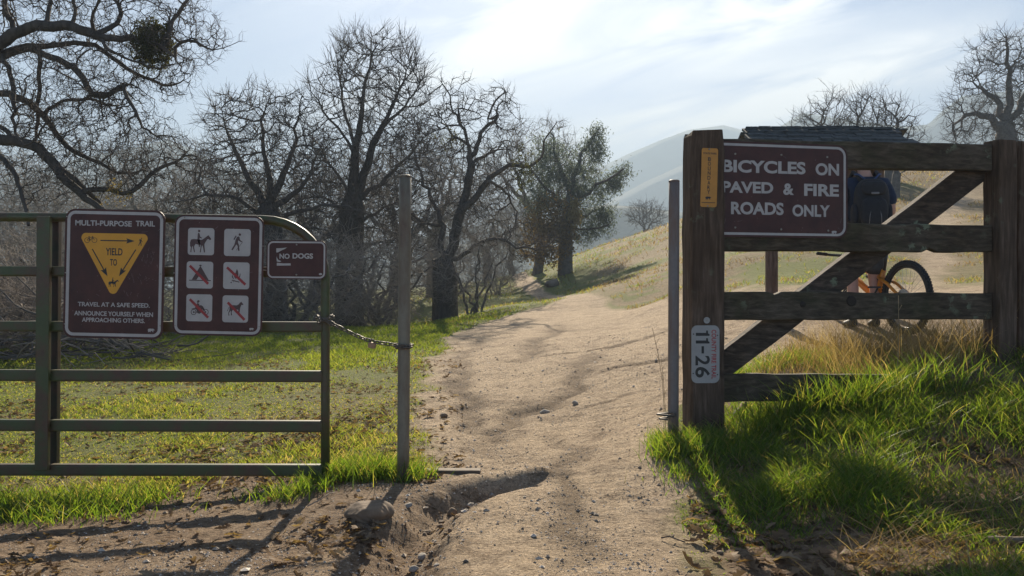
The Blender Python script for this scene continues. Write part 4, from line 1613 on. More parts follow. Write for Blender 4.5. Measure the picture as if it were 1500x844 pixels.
def dog(fx):
    return [[fx(*p) for p in [(30, 38), (40, 36), (56, 36.5), (62, 33), (68, 26), (72, 24), (74, 22), (75, 26), (81, 32), (80, 35), (74, 34), (70, 42), (68, 52), (67, 62), (66, 66), (61, 66), (62, 53), (52, 52), (42, 53), (37, 58), (36, 63), (38, 74), (33, 74), (33, 63),
                                (32, 56), (28, 62), (26, 66), (28, 75), (24, 75), (23, 65), (27, 55), (28, 46), (26, 43), (21, 58), (18, 60), (23, 46)]]]


# ------------------------------------------------------------------ the pipe gate at the left
GD = 4.6
pg = lambda px, py, dz=0.0: tuple(P(px, py, GD + dz))


def build_gate():
    base = on_ground(476, GD)
    root = empty('pipe_gate', base, 'green and rust painted steel pipe gate with a rounded top corner', 'gate')
    off = np.array(base)
    k = GD / F
    mb = MB()
    pts = [pg(-420, 317), pg(-100, 317.5), pg(200, 319), pg(385, 322)]
    for a in np.linspace(0, 90, 10)[1:]:
        pts.append(pg(385 + 91.5 * math.sin(R(a)), 322 + 84 * (1 - math.cos(R(a)))))
    pts += [pg(476.5, 500), pg(476.5, 600), pg(476.5, 690)]
    mb.tube([np.array(p) - off for p in pts], 6.6 * k, 12)
    mb.build('frame', M['gate'], root, True)
    for y0, y1, h in ((397, 399, 7.4), (478, 479, 7.6), (549, 551.5, 8.4), (622, 624.5, 8.4), (688, 688.5, 8.4)):
        mb = MB()
        a, b = pg(-420, y0 - 1), pg(474, y1)
        c = (np.array(a) + np.array(b)) / 2 - off
        L = np.linalg.norm(np.array(b) - np.array(a)) / 2
        tilt = math.atan2(b[2] - a[2], b[0] - a[0])
        mb.box(c, (L, 7 * k, h * k), Matrix.Rotation(-tilt, 3, 'Y'))
        bevel(mb.build('rail', M['gate'], root), 3.2 * k, 3)
    mb = MB()
    mb.box(np.array(pg(63.5, 503, -.045)) - off, (9.5 * k, .014, 184 * k), Matrix.Rotation(R(.5), 3, 'Y'))
    bevel(mb.build('upright', M['gate'], root), .004, 2)
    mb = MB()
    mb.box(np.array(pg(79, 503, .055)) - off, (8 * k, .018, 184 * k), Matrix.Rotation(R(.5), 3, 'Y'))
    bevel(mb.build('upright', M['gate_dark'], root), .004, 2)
    return root


build_gate()


def bearing_sign(name, label, face, corners, r, border_in, border_w, mat='maroon', thick=.004):
    """board + edge + border ring; corners as the four photo corners tl tr br bl"""
    root = face.root(name, label, 'sign')
    uv = [face.uv(*c) for c in corners]
    x0, x1 = (uv[0][0] + uv[3][0]) / 2, (uv[1][0] + uv[2][0]) / 2
    y1, y0 = (uv[0][1] + uv[1][1]) / 2, (uv[2][1] + uv[3][1]) / 2
    k = face.o.y / F
    r, bi, bw = r * k, border_in * k, border_w * k
    b = slab('board', [rrect(x0, y0, x1, y1, r)], 0, thick, M[mat], root)
    if bw:
        slab('border', [], thick - .0005, thick + .0007, M['sign_white'], root, [(rrect(x0 + bi, y0 + bi, x1 - bi, y1 - bi, r - bi), rrect(x0 + bi + bw, y0 + bi + bw, x1 - bi - bw, y1 - bi - bw, max(r - bi - bw, .002)))])
    return root, (x0, y0, x1, y1), k


def line_box(face, txt, l, r_, cap, bold):
    """l, r_: left and right baseline photo points, cap: capital height in photo pixels"""
    a, b = face.uv(*l), face.uv(*r_)
    v = (a[1] + b[1]) / 2
    return (txt, a[0], b[0], v, v + cap * face.o.y / F, bold)


def yield_sign():
    fc = Face(168, 401, GD - .075, 0, 1.3)
    root, (x0, y0, x1, y1), k = bearing_sign('trail_sign', 'maroon multi-purpose trail sign with an amber yield triangle, wired to the gate', fc, [(96, 305), (243, 309), (239, 498), (93, 494)], 15, 3.2, 4.4)
    W = .004
    q = lambda x, y: fc.uv(x * .2608, 290 + y * .2607)          # the enlarged crop it was traced from
    tri = []
    corners = [q(443, 196), q(850, 204), q(636, 566)]
    n = 3
    for i in range(3):
        p, c, nx = (Vector(corners[(i + j - 1) % 3]) for j in range(3))
        rr = 6.5 * k
        a, b = (p - c).normalized(), (nx - c).normalized()
        half = a.angle(b) / 2
        ctr = c + (a + b).normalized() * (rr / math.sin(half))
        t0 = c + a * (rr / math.tan(half)) - ctr
        t1 = c + b * (rr / math.tan(half)) - ctr
        for j in range(7):
            v = (t0 * (1 - j / 6) + t1 * (j / 6)).normalized() * rr + ctr
            tri.append((v.x, v.y))
    t = slab('yield_triangle', [tri], W - .0005, W + .0007, M['sign_amber'], root)
    W2 = W + .0007

    def arrow(a, b, sh=4.2, hl=46, hw=34):
        d = Vector((b[0] - a[0], b[1] - a[1])).normalized()
        m = (b[0] - d.x * hl * .82, b[1] - d.y * hl * .82)
        e = (b[0] - d.x * hl, b[1] - d.y * hl)
        nx = (-d.y, d.x)
        head = [b, (e[0] + nx[0] * hw / 2, e[1] + nx[1] * hw / 2), m, (e[0] - nx[0] * hw / 2, e[1] - nx[1] * hw / 2)]
        slab('arrow', [[q(*p) for p in bar2(a, m, sh * 1.5)], [q(*p) for p in head]], W2 - .0004, W2 + .0006, M['sign_black'], t)
    arrow((567, 239), (759, 243), 4, 48, 30)
    arrow((521, 287), (606, 440), 4, 48, 34)
    arrow((765, 291), (671, 440), 4, 48, 34)
    box = lambda x0_, y0_, x1_, y1_: (lambda x, y: q(x0_ + (x1_ - x0_) * x / 100, y0_ + (y1_ - y0_) * y / 100))
    slab('horse_rider', horse_rider(box(606, 444, 678, 506)), W2 - .0004, W2 + .0006, M['sign_black'], t)
    slab('hiker', hiker(box(762, 213, 822, 284), False), W2 - .0004, W2 + .0006, M['sign_black'], t)
    c1, c2 = (492, 238), (533, 238)
    rings = [([q(*p) for p in disc(*c, 15, 22)], [q(*p) for p in disc(*c, 12.6, 22)]) for c in (c1, c2)]
    fr = [bar2(c1, (503, 222), 2.6), bar2((503, 222), (524, 222), 2.6), bar2((503, 222), (510, 238), 2.6), bar2((510, 238), (524, 222), 2.6), bar2(c1, (510, 238), 2.6), bar2((523, 217), c2, 2.6), bar2((499, 218), (507, 218), 3), bar2((519, 217), (527, 217), 3)]
    slab('bicycle', [[q(*p) for p in L] for L in fr], W2 - .0004, W2 + .0006, M['sign_black'], t, rings)

    def box4(txt, xa, ya, xb, yb, bold):
        a, b = q(xa, yb), q(xb, ya)
        return (txt, a[0], b[0], a[1], b[1], bold)
    letter([box4('YIELD', 596, 284, 691, 322, .02), box4('TO', 620, 344, 660, 381, .02)], W2, M['sign_black'], t)
    L = []
    for txt, l, r_, cap, bd in (('MULTI-PURPOSE', (425, 157), (742, 160), 31, .026), ('TRAIL', (764, 160), (872, 161), 31, .026), ('TRAVEL AT A SAFE SPEED.', (439, 610), (843, 616), 25, .024),
                                ('ANNOUNCE YOURSELF WHEN', (419, 662), (861, 667), 26, .024), ('APPROACHING OTHERS.', (462, 698), (815, 702), 25, .024)):
        a, b = q(*l), q(*r_)
        v = (a[1] + b[1]) / 2
        L.append((txt, a[0], b[0], v, v + cap * .26 * k, bd))
    letter(L, W, M['sign_white'], root, each=True)
    b = q(851, 745)
    bear(root, b[0], b[1], 5 * k, W, M['sign_white'])
    bolts([q(x, y) for x, y in ((379, 105), (912, 113), (371, 420), (905, 428), (366, 708), (902, 718))], W, 1.0 * k, root)
    rng = random.Random(4)
    sc = []
    for (x, y, n_) in ((830, 345, 8), (850, 375, 8), (760, 450, 8), (850, 468, 7), (740, 540, 6), (820, 310, 5)):
        for _ in range(n_):
            a = (x + rng.uniform(-40, 40), y + rng.uniform(-14, 14))
            b = (a[0] + rng.uniform(-9, 9), a[1] + rng.uniform(-24, 24))
            sc.append([q(*p) for p in bar2(a, b, 1.1)])
    slab('scratches', sc, W - .0004, W + .0003, M['scratch'], root)
    wear(root, (x0, y0, x1, y1), W, 26, 5, k)


M['scratch'] = simple('scratch_grey', (0.20, 0.14, 0.13), 0.6)


def pictogram_sign():
    fc = Face(319, 404, GD - .075, 0, 1.2)
    root, bx, k = bearing_sign('trail_sign', 'maroon sign with six white pictogram squares, wired to the gate beside the dog sign', fc, [(257, 314.5), (387.5, 317), (384, 493.5), (252.5, 490)], 14, 2.6, 4.0)
    W = .004
    q = lambda x, y: fc.uv(240 + x * .24880, 300 + y * .24882)
    panels = [(142, 139, 300, 295, 'ride'), (355, 145, 514, 301, 'walk'), (134, 336, 293, 491, 'tent'), (350, 341, 507, 495, 'fire'), (132, 529, 288, 685, 'moto'), (345, 536, 500, 691, 'dog')]
    slashes = {'tent': ((155, 359), (263, 466)), 'fire': ((374, 369), (482, 471)), 'moto': ((155, 556), (263, 665)), 'dog': ((378, 575), (477, 678))}
    names = {'ride': 'horse_rider', 'walk': 'hiker', 'tent': 'tent', 'fire': 'campfire', 'moto': 'motorcycle', 'dog': 'dog'}
    for xa, ya, xb, yb, kind in panels:
        a, b = q(xa, yb), q(xb, ya)
        sk = .0
        p = slab('pictogram_panel', [rrect(a[0], a[1], b[0], b[1], 4.2 * k)], W - .0005, W + .0007, M['sign_white'], root)
        tag(p, 'white pictogram square showing a ' + names[kind].replace('_', ' ') + (' struck out in red' if kind in slashes else ''))
        fx = lambda x, y: (a[0] + (b[0] - a[0]) * x / 100, b[1] + (a[1] - b[1]) * y / 100)
        W2 = W + .0007
        rings = ()
        if kind == 'moto':
            shapes, rings = motorbike(fx)
        else:
            shapes = {'ride': horse_rider, 'walk': hiker, 'tent': tent, 'fire': campfire, 'dog': dog}[kind](fx)
        slab(names[kind], shapes, W2 - .0004, W2 + .0006, M['sign_brown'], p, rings)
        if kind in slashes:
            s0, s1 = slashes[kind]
            slab('red_slash', [[q(*c) for c in bar2(s0, s1, 15)]], W2 + .0003, W2 + .0014, M['sign_red'], p)
    b = q(518, 733)
    bear(root, b[0], b[1], 3.4 * k, W, M['sign_white'])
    bolts([q(x, y) for x, y in ((125, 76), (560, 92), (63, 402), (571, 413), (68, 711), (563, 717))], W, 1.0 * k, root)
    wear(root, bx, W, 34, 6, k)
    for (x, y) in ((592, 243), (597, 384)):
        mb = MB()
        mb.tube([(*(lambda c: (c[0], -.002, c[1]))(q(x - 14, y)),), (*(lambda c: (c[0], -.008, c[1]))(q(x + 10, y + 2)),)], .0022, 6)
        mb.build('tie_wire', M['bolt'], root, True)


def dog_sign():
    fc = Face(434.5, 381, GD - .05, 0, .6)
    root, bx, k = bearing_sign('dog_sign', 'small maroon no dogs sign with torn stickers in the rounded gate corner', fc, [(391, 351.5), (479, 353), (477.5, 410), (390.5, 408.5)], 9.5, 1.6, 2.4)
    W = .004
    q = lambda x, y: fc.uv(385 + x * .08292, 345 + y * .08294)
    a, b = q(298, 412), q(478, 322)
    c, d_ = q(528, 410), q(890, 318)
    letter([('NO', a[0], b[0], a[1], b[1], .034), ('DOGS', c[0], d_[0], c[1], d_[1], .034)], W, M['sign_white'], root, each=True)
    st = [[(242, 228), (330, 226), (430, 214), (390, 240), (320, 272), (270, 300), (242, 302)], [(248, 366), (256, 400), (275, 430), (330, 455), (300, 470), (252, 462), (246, 420)], [(252, 482), (290, 488), (370, 494), (494, 494), (496, 530), (250, 534)]]
    slab('sticker_remnant', [[q(*p) for p in L] for L in st], W - .0004, W + .0004, M['sign_white'], root)
    bb = q(1022, 684)
    slab('bear_emblem', [[q(*p) for p in [(992, 688), (1000, 672), (1020, 664), (1042, 670), (1054, 686), (1036, 700), (1006, 700)]]], W - .0004, W + .0004, M['sign_white'], root)
    bolts([q(x, y) for x, y in ((602, 163), (598, 695))], W, 1.3 * k, root)


def wear(root, bx, w, n, seed, k):
    """small dings and scratches through the sign paint"""
    rng = random.Random(seed)
    x0, y0, x1, y1 = bx
    sc = []
    for i in range(n):
        a = (rng.uniform(x0 + 8 * k, x1 - 8 * k), rng.uniform(y0 + 8 * k, y1 - 8 * k))
        if i % 3:
            sc.append(disc(a[0], a[1], rng.uniform(.25, .6) * k, 7))
        else:
            t = rng.uniform(0, 3.1)
            L = rng.uniform(2, 9) * k
            sc.append(bar2(a, (a[0] + math.cos(t) * L, a[1] + math.sin(t) * L), .28 * k))
    slab('scratches', sc, w - .0004, w + .0003, M['scratch'], root)


yield_sign()
pictogram_sign()
dog_sign()


# ------------------------------------------------------------------ poles, chain, lock
def build_pole(name, label, px_top, py_top, px_bot, d, rad, mat, rough_cap=True):
    b = on_ground(px_bot, d)
    top = P(px_top, py_top, d)
    root = empty(name, b, label, 'post')
    mb = MB()
    n = 9
    o = np.array(b)
    pts = [np.array(b) * (1 - f) + np.array(top) * f - o for f in np.linspace(0, 1, n)]
    pts[0] = pts[0] - np.array([0, 0, .15])
    mb.tube(pts, rad, 20)
    mb.build('pipe', M[mat], root, True)
    mb = MB()
    mb.tube([pts[-1] - np.array([0, 0, .003]), pts[-1] + np.array([0, 0, .004]), pts[-1] + np.array([0, 0, .009])], [rad * 1.03, rad * 1.03, rad * .8], 20)
    mb.build('cap', M[mat], root, True)
    return root, b


green_pole, gp_b = build_pole('gate_post', 'tall weathered greenish steel pole that the gate is chained to', 593.5, 259, 590.5, GD, 8.9 * GD / F, 'pole')
rust_pole, rp_b = build_pole('gate_post', 'slimmer rusty steel pole standing left of the wooden fence post', 987.5, 266, 986, 5.0, 7.9 * 5.0 / F, 'pole_rust')


def hasp():
    o = np.array(rp_b)
    k = 5.0 / F
    c = np.array(P(975, 606, 4.97)) - o
    mb = MB()
    a = np.array(P(985, 606, 4.96)) - o
    loop = []
    for t in np.linspace(0, 2 * math.pi, 18, endpoint=False):
        loop.append(c + np.array([math.cos(t) * 13 * k, -.03 + math.sin(t) * 7 * k * 1.6, math.sin(t * 2) * .6 * k]))
    mb.tube(loop, 1.7 * k, 8, True)
    loop2 = [p + np.array([.01, .0, -.025]) for p in loop[2:14]]
    mb.tube(loop2, 1.4 * k, 8)
    mb.build('hasp', M['chain'], rust_pole, True)
    # the painted knot ring half way up
    return


hasp()


def build_chain():
    k = GD / F
    zc = GD - .05
    # sag line in the photo, then round the pole
    line = [(462, 463, .0), (470, 467, -.045), (485, 473, -.05), (500, 481, -.05), (520, 491, -.05), (535, 497, -.05), (548, 501, -.05), (562, 503, -.05), (576, 505, -.05), (590, 507, -.045), (600, 507.5, -.03), (605, 506, 0)]
    Pts = np.array([np.array(P(x, y, GD + dz)) for x, y, dz in line])
    o = Pts[5].copy()
    root = empty('chain', tuple(o), 'weathered steel chain hanging from the gate end to the green pole', 'chain')
    dd = np.concatenate([[0], np.cumsum(np.linalg.norm(np.diff(Pts, axis=0), axis=1))])
    pitch = .027
    n = int(dd[-1] / pitch)
    mb = MB()
    for i in range(n):
        s0 = i * pitch
        c = np.array([np.interp(s0 + pitch / 2, dd, Pts[:, j]) for j in range(3)]) - o
        e = np.array([np.interp(min(s0 + pitch * .9, dd[-1]), dd, Pts[:, j]) for j in range(3)]) - o
        t = unit(e - c)
        up = np.array([0, 0, 1.0])
        sdir = unit(np.cross(t, up))
        up2 = np.cross(sdir, t)
        ang = R(45 if i % 2 else -45) + .1 * math.sin(i)
        w = sdir * math.cos(ang) + up2 * math.sin(ang)
        L, Wd = .0165, .0095
        loop = []
        for a in np.linspace(0, 2 * math.pi, 14, endpoint=False):
            cx, sx = math.cos(a), math.sin(a)
            loop.append(c + t * (cx * .010 + math.copysign(.009, cx) if abs(cx) > .01 else 0) + w * sx * Wd)
        mb.tube(loop, .0034, 6, True)
    mb.build('links', M['chain'], root, True)
    # turns of chain round the pole and the gate end
    for (cx, cyy, rr, seed) in ((591, 507, 10.6 * k, 0), (476.5, 468, 9.5 * k, 1)):
        mb = MB()
        c = np.array(P(cx, cyy, GD)) - o
        m = 16 if seed == 0 else 13
        for i in range(m):
            a = 2 * math.pi * i / m
            ctr = c + np.array([math.cos(a) * (rr + .004), math.sin(a) * (rr + .004), .006 * math.sin(a + seed) + (.012 * math.cos(a) if seed else 0)])
            t = np.array([-math.sin(a), math.cos(a), 0])
            rd = np.array([math.cos(a), math.sin(a), 0])
            w = rd if i % 2 else np.array([0, 0, 1.0])
            loop = [ctr + t * math.cos(u) * .0165 + w * math.sin(u) * .009 for u in np.linspace(0, 2 * math.pi, 12, endpoint=False)]
            mb.tube(loop, .0034, 6, True)
        mb.build('wrapped_links', M['chain'], root, True)
    # flat tag hanging from it
    c = P(545, 505, GD - .06)
    root = empty('padlock', c, 'small rusty padlock hanging under the middle of the chain', 'padlock')
    bm = bmesh.new()
    bmesh.ops.create_cube(bm, size=1)
    for v in bm.verts:
        v.co = Vector((v.co.x * .042, v.co.y * .016, v.co.z * .030 - .004))
    bmesh.ops.bevel(bm, geom=bm.edges[:], offset=.004, segments=2, affect='EDGES')
    me = bpy.data.meshes.new('lock_body')
    bm.to_mesh(me)
    bm.free()
    ob = link('lock_body', me, M['lock'], root)
    ob.rotation_euler = (0, R(12), 0)
    mb = MB()
    mb.tube([(-.012, 0, .008), (-.012, 0, .022), (-.006, 0, .028), (.006, 0, .028), (.012, 0, .022), (.012, 0, .008)], .003, 8)
    mb.build('shackle', M['chain'], root, True)


build_chain()

# ------------------------------------------------------------------ the timber fence
D0, D1 = 5.2, 5.6
FA, FB = P(1030, HY, D0), P(1459, HY, D1)
FDIR = Vector((FB.x - FA.x, FB.y - FA.y, 0)).normalized()
FN = Vector((FDIR.y, -FDIR.x, 0))                     # towards the viewer
FYAW = math.degrees(math.atan2(FDIR.y, FDIR.x))


class FenceFace(Face):
    def __init__(s, off):
        super().__init__(1030, HY, D0, FYAW, 0)
        s.o = FA + s.w * off


def plank(name, parent, off, pts, thick, mat, rough=.004, seed=0, nseg=26, notch=None):
    """pts: photo corners tl tr br bl on a plane standing off metres in front of the fence line"""
    fc = FenceFace(off)
    uv = [Vector(fc.uv(*p)) for p in pts]
    rng = np.random.default_rng(seed)
    V, Fs = [], []
    for i in range(nseg + 1):
        t = i / nseg
        top = uv[0].lerp(uv[1], t)
        bot = uv[3].lerp(uv[2], t)
        n1, n2 = (vnoise(t * 9 + seed * 3.7, 0, seed) - .5) * rough * 2, (vnoise(t * 11 + seed * 1.3, 5, seed) - .5) * rough * 2
        n1 = float(n1)
        n2 = float(n2)
        if notch:
            for (tn, wn, dn) in notch:
                if dn > 0:
                    n2 += dn * max(0, 1 - abs(t - tn) / wn)
                else:
                    n1 += dn * max(0, 1 - abs(t - tn) / wn)
        d1 = (bot - top).normalized()
        e = .007
        ring = [(top.x, top.y + n1 - e, thick / 2), (top.x, top.y + n1, thick / 2 - e), (top.x, top.y + n1, -thick / 2 + e), (top.x, top.y + n1 - e, -thick / 2),
                (bot.x, bot.y + n2 + e, -thick / 2), (bot.x, bot.y + n2, -thick / 2 + e), (bot.x, bot.y + n2, thick / 2 - e), (bot.x, bot.y + n2 + e, thick / 2)]
        V += [(u, -w, v) for u, v, w in ring]
    k = 8
    for i in range(nseg):
        for j in range(k):
            Fs.append((i * k + j, i * k + (j + 1) % k, (i + 1) * k + (j + 1) % k, (i + 1) * k + j))
    Fs.append(tuple(range(k - 1, -1, -1)))
    Fs.append(tuple(nseg * k + j for j in range(k)))
    M4 = parent.matrix_world.inverted() @ (Matrix.Translation(fc.o) @ fc.rot)
    me = bpy.data.meshes.new(name)
    me.from_pydata([tuple(M4 @ Vector(v)) for v in V], [], Fs)
    me.update()
    bm = bmesh.new()
    bm.from_mesh(me)
    bmesh.ops.recalc_face_normals(bm, faces=bm.faces)
    bm.to_mesh(me)
    bm.free()
    return link(name, me, M[mat], parent)


def post(name, parent, c, half, z0, z1, mat, seed, yaw, chamfer=.03):
    """squared timber with a worn, uneven top"""
    bm = bmesh.new()
    n = 14
    rng = np.random.default_rng(seed)
    rings = []
    for i in range(n + 1):
        t = i / n
        z = z0 + (z1 - z0) * t
        s = 1.0
        e = .10
        if t > .98:
            s = .93
        ring = []
        for (sx, sy) in ((-1, -1 + e), (-1 + e, -1), (1 - e, -1), (1, -1 + e), (1, 1 - e), (1 - e, 1), (-1 + e, 1), (-1, 1 - e)):
            jx, jy = rng.normal(0, .0022, 2)
            dz = 0
            if t > .94:
                dz = rng.normal(0, .004)
            if t > .99 and sx == -1:
                dz -= chamfer
            ring.append(bm.verts.new((sx * half[0] * s + jx, sy * half[1] * s + jy, z + dz)))
        rings.append(ring)
    for i in range(n):
        for j in range(8):
            bm.faces.new((rings[i][j], rings[i][(j + 1) % 8], rings[i + 1][(j + 1) % 8], rings[i + 1][j]))
    bm.faces.new(rings[-1])
    bm.faces.new(rings[0][::-1])
    bmesh.ops.recalc_face_normals(bm, faces=bm.faces)
    me = bpy.data.meshes.new(name)
    bm.to_mesh(me)
    bm.free()
    o = link(name, me, M[mat], parent)
    o.location = c - parent.location
    o.rotation_euler = (0, 0, R(yaw))
    return o


def build_fence():
    b = on_ground(1030, D0)
    root = empty('timber_fence', b, 'weathered dark timber fence of four rails with a diagonal brace', 'fence')
    bpy.context.view_layer.update()
    k0 = D0 / F
    top = EYE + (HY - 193) / F * D0
    post('post', root, Vector((FA.x, FA.y, b.z)), (25 * k0, .095), -.3, top - b.z, 'wood_post', 5, FYAW * .4, .03)
    k1 = D1 / F
    bb = on_ground(1460, D1)
    post('post', root, Vector((FB.x, FB.y, b.z)) + FN * .035, (14.5 * k1, .075), -.2, EYE + (HY - 209) / F * D1 - b.z, 'wood_post', 6, FYAW, .0)
    c2 = P(1506, HY, D1 + .06)
    post('post', root, Vector((c2.x, c2.y, b.z)), (31 * k1, .08), -.2, EYE + (HY - 208) / F * D1 - b.z, 'wood_post', 8, FYAW, .0)
    plank('rail', root, .03, [(1040, 204), (1448, 212.5), (1448, 250.5), (1040, 247)], .06, 'wood_rail', .0035, 1)
    plank('rail', root, .03, [(1040, 325), (1448, 331), (1448, 370), (1040, 367.5)], .06, 'wood_rail', .004, 2, 80, [(.772, .03, .02), (.758, .012, .018)])
    plank('rail', root, .03, [(1040, 427), (1448, 429.5), (1448, 467.5), (1040, 469)], .06, 'wood_rail', .005, 3, 80, [(.215, .022, -.02)])
    plank('rail', root, .02, [(1040, 547), (1300, 549), (1300, 585), (1040, 588)], .06, 'wood_rail', .004, 4)
    fc = FenceFace(-.06)
    plank('brace', root, -.06, [(1036, 529), (1420, 232), (1449, 256), (1064, 553)], .075, 'wood_brace', .004, 7)
    # a carriage bolt head and the old knot hole in the third rail
    f3 = FenceFace(.061)
    M4 = root.matrix_world.inverted() @ (Matrix.Translation(f3.o) @ f3.rot)
    u, v = f3.uv(1247, 441)
    mb = MB()
    mb.tube([M4 @ Vector((u, .004, v)), M4 @ Vector((u, -.004, v)), M4 @ Vector((u, -.006, v))], [.034, .034, .026], 16)
    mb.build('plug', M['wood_dark'], root, True)
    f2 = FenceFace(.061)
    u, v = f2.uv(1176, 446)
    mb = MB()
    mb.tube([M4 @ Vector((u, .004, v)), M4 @ Vector((u, -.003, v))], [.02, .019], 14)
    mb.build('plug', M['wood_dark'], root, True)
    return root


M['wood_dark'] = simple('knot_dark', (0.03, 0.022, 0.016), 0.9, var=.5, scale=30)
build_fence()


def bicycle_sign():
    fc = FenceFace(.068)
    fc.o = fc.o + fc.u * .45
    root, bx, k = bearing_sign('trail_sign', 'maroon sign about bicycles on paved and fire roads, bolted to the timber fence', fc, [(1040, 206), (1241, 213), (1241, 351), (1040, 345)], 17, 3.0, 3.6)
    W = .004
    q = lambda x, y: fc.uv(1000 + x * .2489, 170 + y * .2488)
    L = []
    for txt, l, r_, cap in (('BICYCLES', (231, 330), (721, 346), 73), ('ON', (780, 350), (918, 353), 72), ('PAVED', (231, 449), (531, 460), 66), ('&', (590, 465), (652, 467), 68), ('FIRE', (713, 471), (917, 475), 71),
                            ('ROADS', (283, 578), (592, 586), 73), ('ONLY', (644, 592), (864, 596), 70)):
        a, b = q(*l), q(*r_)
        v = (a[1] + b[1]) / 2
        L.append((txt, a[0], b[0], v, v + cap * .2489 * k * 1.01, .034))
    letter(L, W, M['sign_white'], root, each=True)
    b = q(890, 686)
    bear(root, b[0], b[1], 4.4 * k, W, M['sign_white'])
    bolts([q(x, y) for x, y in ((307, 224), (578, 230), (848, 243), (307, 657), (577, 668), (854, 676))], W, 1.5 * k, root)
    wear(root, bx, W, 36, 7, k)


bicycle_sign()


def post_face():
    """the front face of the left fence post"""
    a = R(FYAW * .4)
    w = Vector((math.sin(a), -math.cos(a), 0))
    fc = Face(1030, HY, D0, FYAW * .4, 0)
    fc.o = FA + w * .098
    return fc


def boundary_sign():
    fc = post_face()
    u0, v0 = fc.uv(1039, 260)
    fc.o = fc.o + fc.u * u0 + fc.v * v0
    a = R(1.6)
    fc.u, fc.v = fc.u * math.cos(a) - fc.v * math.sin(a), fc.v * math.cos(a) + fc.u * math.sin(a)
    fc.rot = Matrix((fc.u, -fc.w, fc.v)).transposed().to_4x4()
    root, bx, k = bearing_sign('boundary_sign', 'narrow orange boundary marker nailed high on the wooden post', fc, [(1028, 217), (1052, 217.5), (1049.5, 304), (1025.5, 303)], 3.2, 0, 0, 'sign_orange', .0025)
    W = .0025
    q = lambda x, y: fc.uv(995 + x * .1659, 180 + y * .1659)
    L = []
    for ch, yy in zip('BOUNDARY', (305, 345, 388, 428, 470, 513, 555, 594)):
        cx = 266 - (yy - 305) * .028
        w = 13 if ch not in 'OD' else 14
        a_, b_ = q(cx - w, yy + 33), q(cx + w, yy)
        L.append((ch, a_[0], b_[0], a_[1], b_[1], .018))
    a_, b_ = q(212, 277), q(331, 265)
    L.append(('STATE PARK', a_[0], b_[0], a_[1], b_[1], .02))
    letter(L, W, M['sign_black'], root)
    c = q(255, 666)
    bear(root, c[0], c[1], 4.4 * k, W, M['sign_black'])
    a_, b_ = q(196, 700), q(316, 704)
    slab('small_print', [[(a_[0], a_[1]), (b_[0], a_[1]), (b_[0], a_[1] - .9 * k), (a_[0], a_[1] - .9 * k)]], W - .0004, W + .0003, M['sign_black'], root)
    bolts([q(263, 234), q(249, 735)], W, 1.3 * k, root)


def fire_trail_sign():
    fc = post_face()
    u0, v0 = fc.uv(1033, 519)
    fc.o = fc.o + fc.u * u0 + fc.v * v0
    root, bx, k = bearing_sign('fire_trail_plate', 'white county fire trail number plate turned sideways low on the wooden post', fc, [(1012.5, 476.5), (1054, 477), (1053.5, 561.5), (1013, 561)], 8.5, 0, 0, 'plate_white', .0025)
    W = .0025
    q = lambda x, y: fc.uv(1005 + x * .1303, 460 + y * .1303)
    L = []
    for txt, ya, yb, xa, xb, bd in (('-', 362, 444, 172, 200, .0), ('2', 468, 578, 104, 266, .02), ('6', 594, 716, 102, 266, .02)):
        a_, b_ = q(xa, yb), q(xb, ya)
        L.append((txt, a_[0], b_[0], a_[1], b_[1], bd))
    nb = letter(L, W, M['sign_black'], root, 'number', True)
    one = [(108, 212), (108, 246), (262, 246), (262, 226), (252, 224), (246, 216), (243, 186), (224, 186), (224, 212)]
    slab('number', [[q(x, y) for x, y in one], [q(x, y + 86) for x, y in one]], W - .0005, W + .0006, M['sign_black'], root)
    a_, b_ = q(284, 730), q(338, 178)
    letter([('COUNTY FIRE TRAIL', a_[0], b_[0], a_[1], b_[1], .02)], W, M['letter_red'], root, 'lettering', True)
    bolts([q(82, 226), q(350, 240), q(350, 682), q(78, 668)], W, .9 * k, root, 'sign_black')
    c = q(231, 71)
    fc2 = post_face()
    u1, v1 = fc2.uv(1035.2, 469.3)
    fc2.o = fc2.o + fc2.u * u1 + fc2.v * v1
    r2 = fc2.root('reflector', 'round pale disc nailed above the number plate on the wooden post', 'reflector')
    slab('disc', [disc(0, 0, 4.7 * k, 22)], 0, .003, M['plate_white'], r2)
    bolts([(0, 0)], .003, .8 * k, r2)


boundary_sign()
fire_trail_sign()


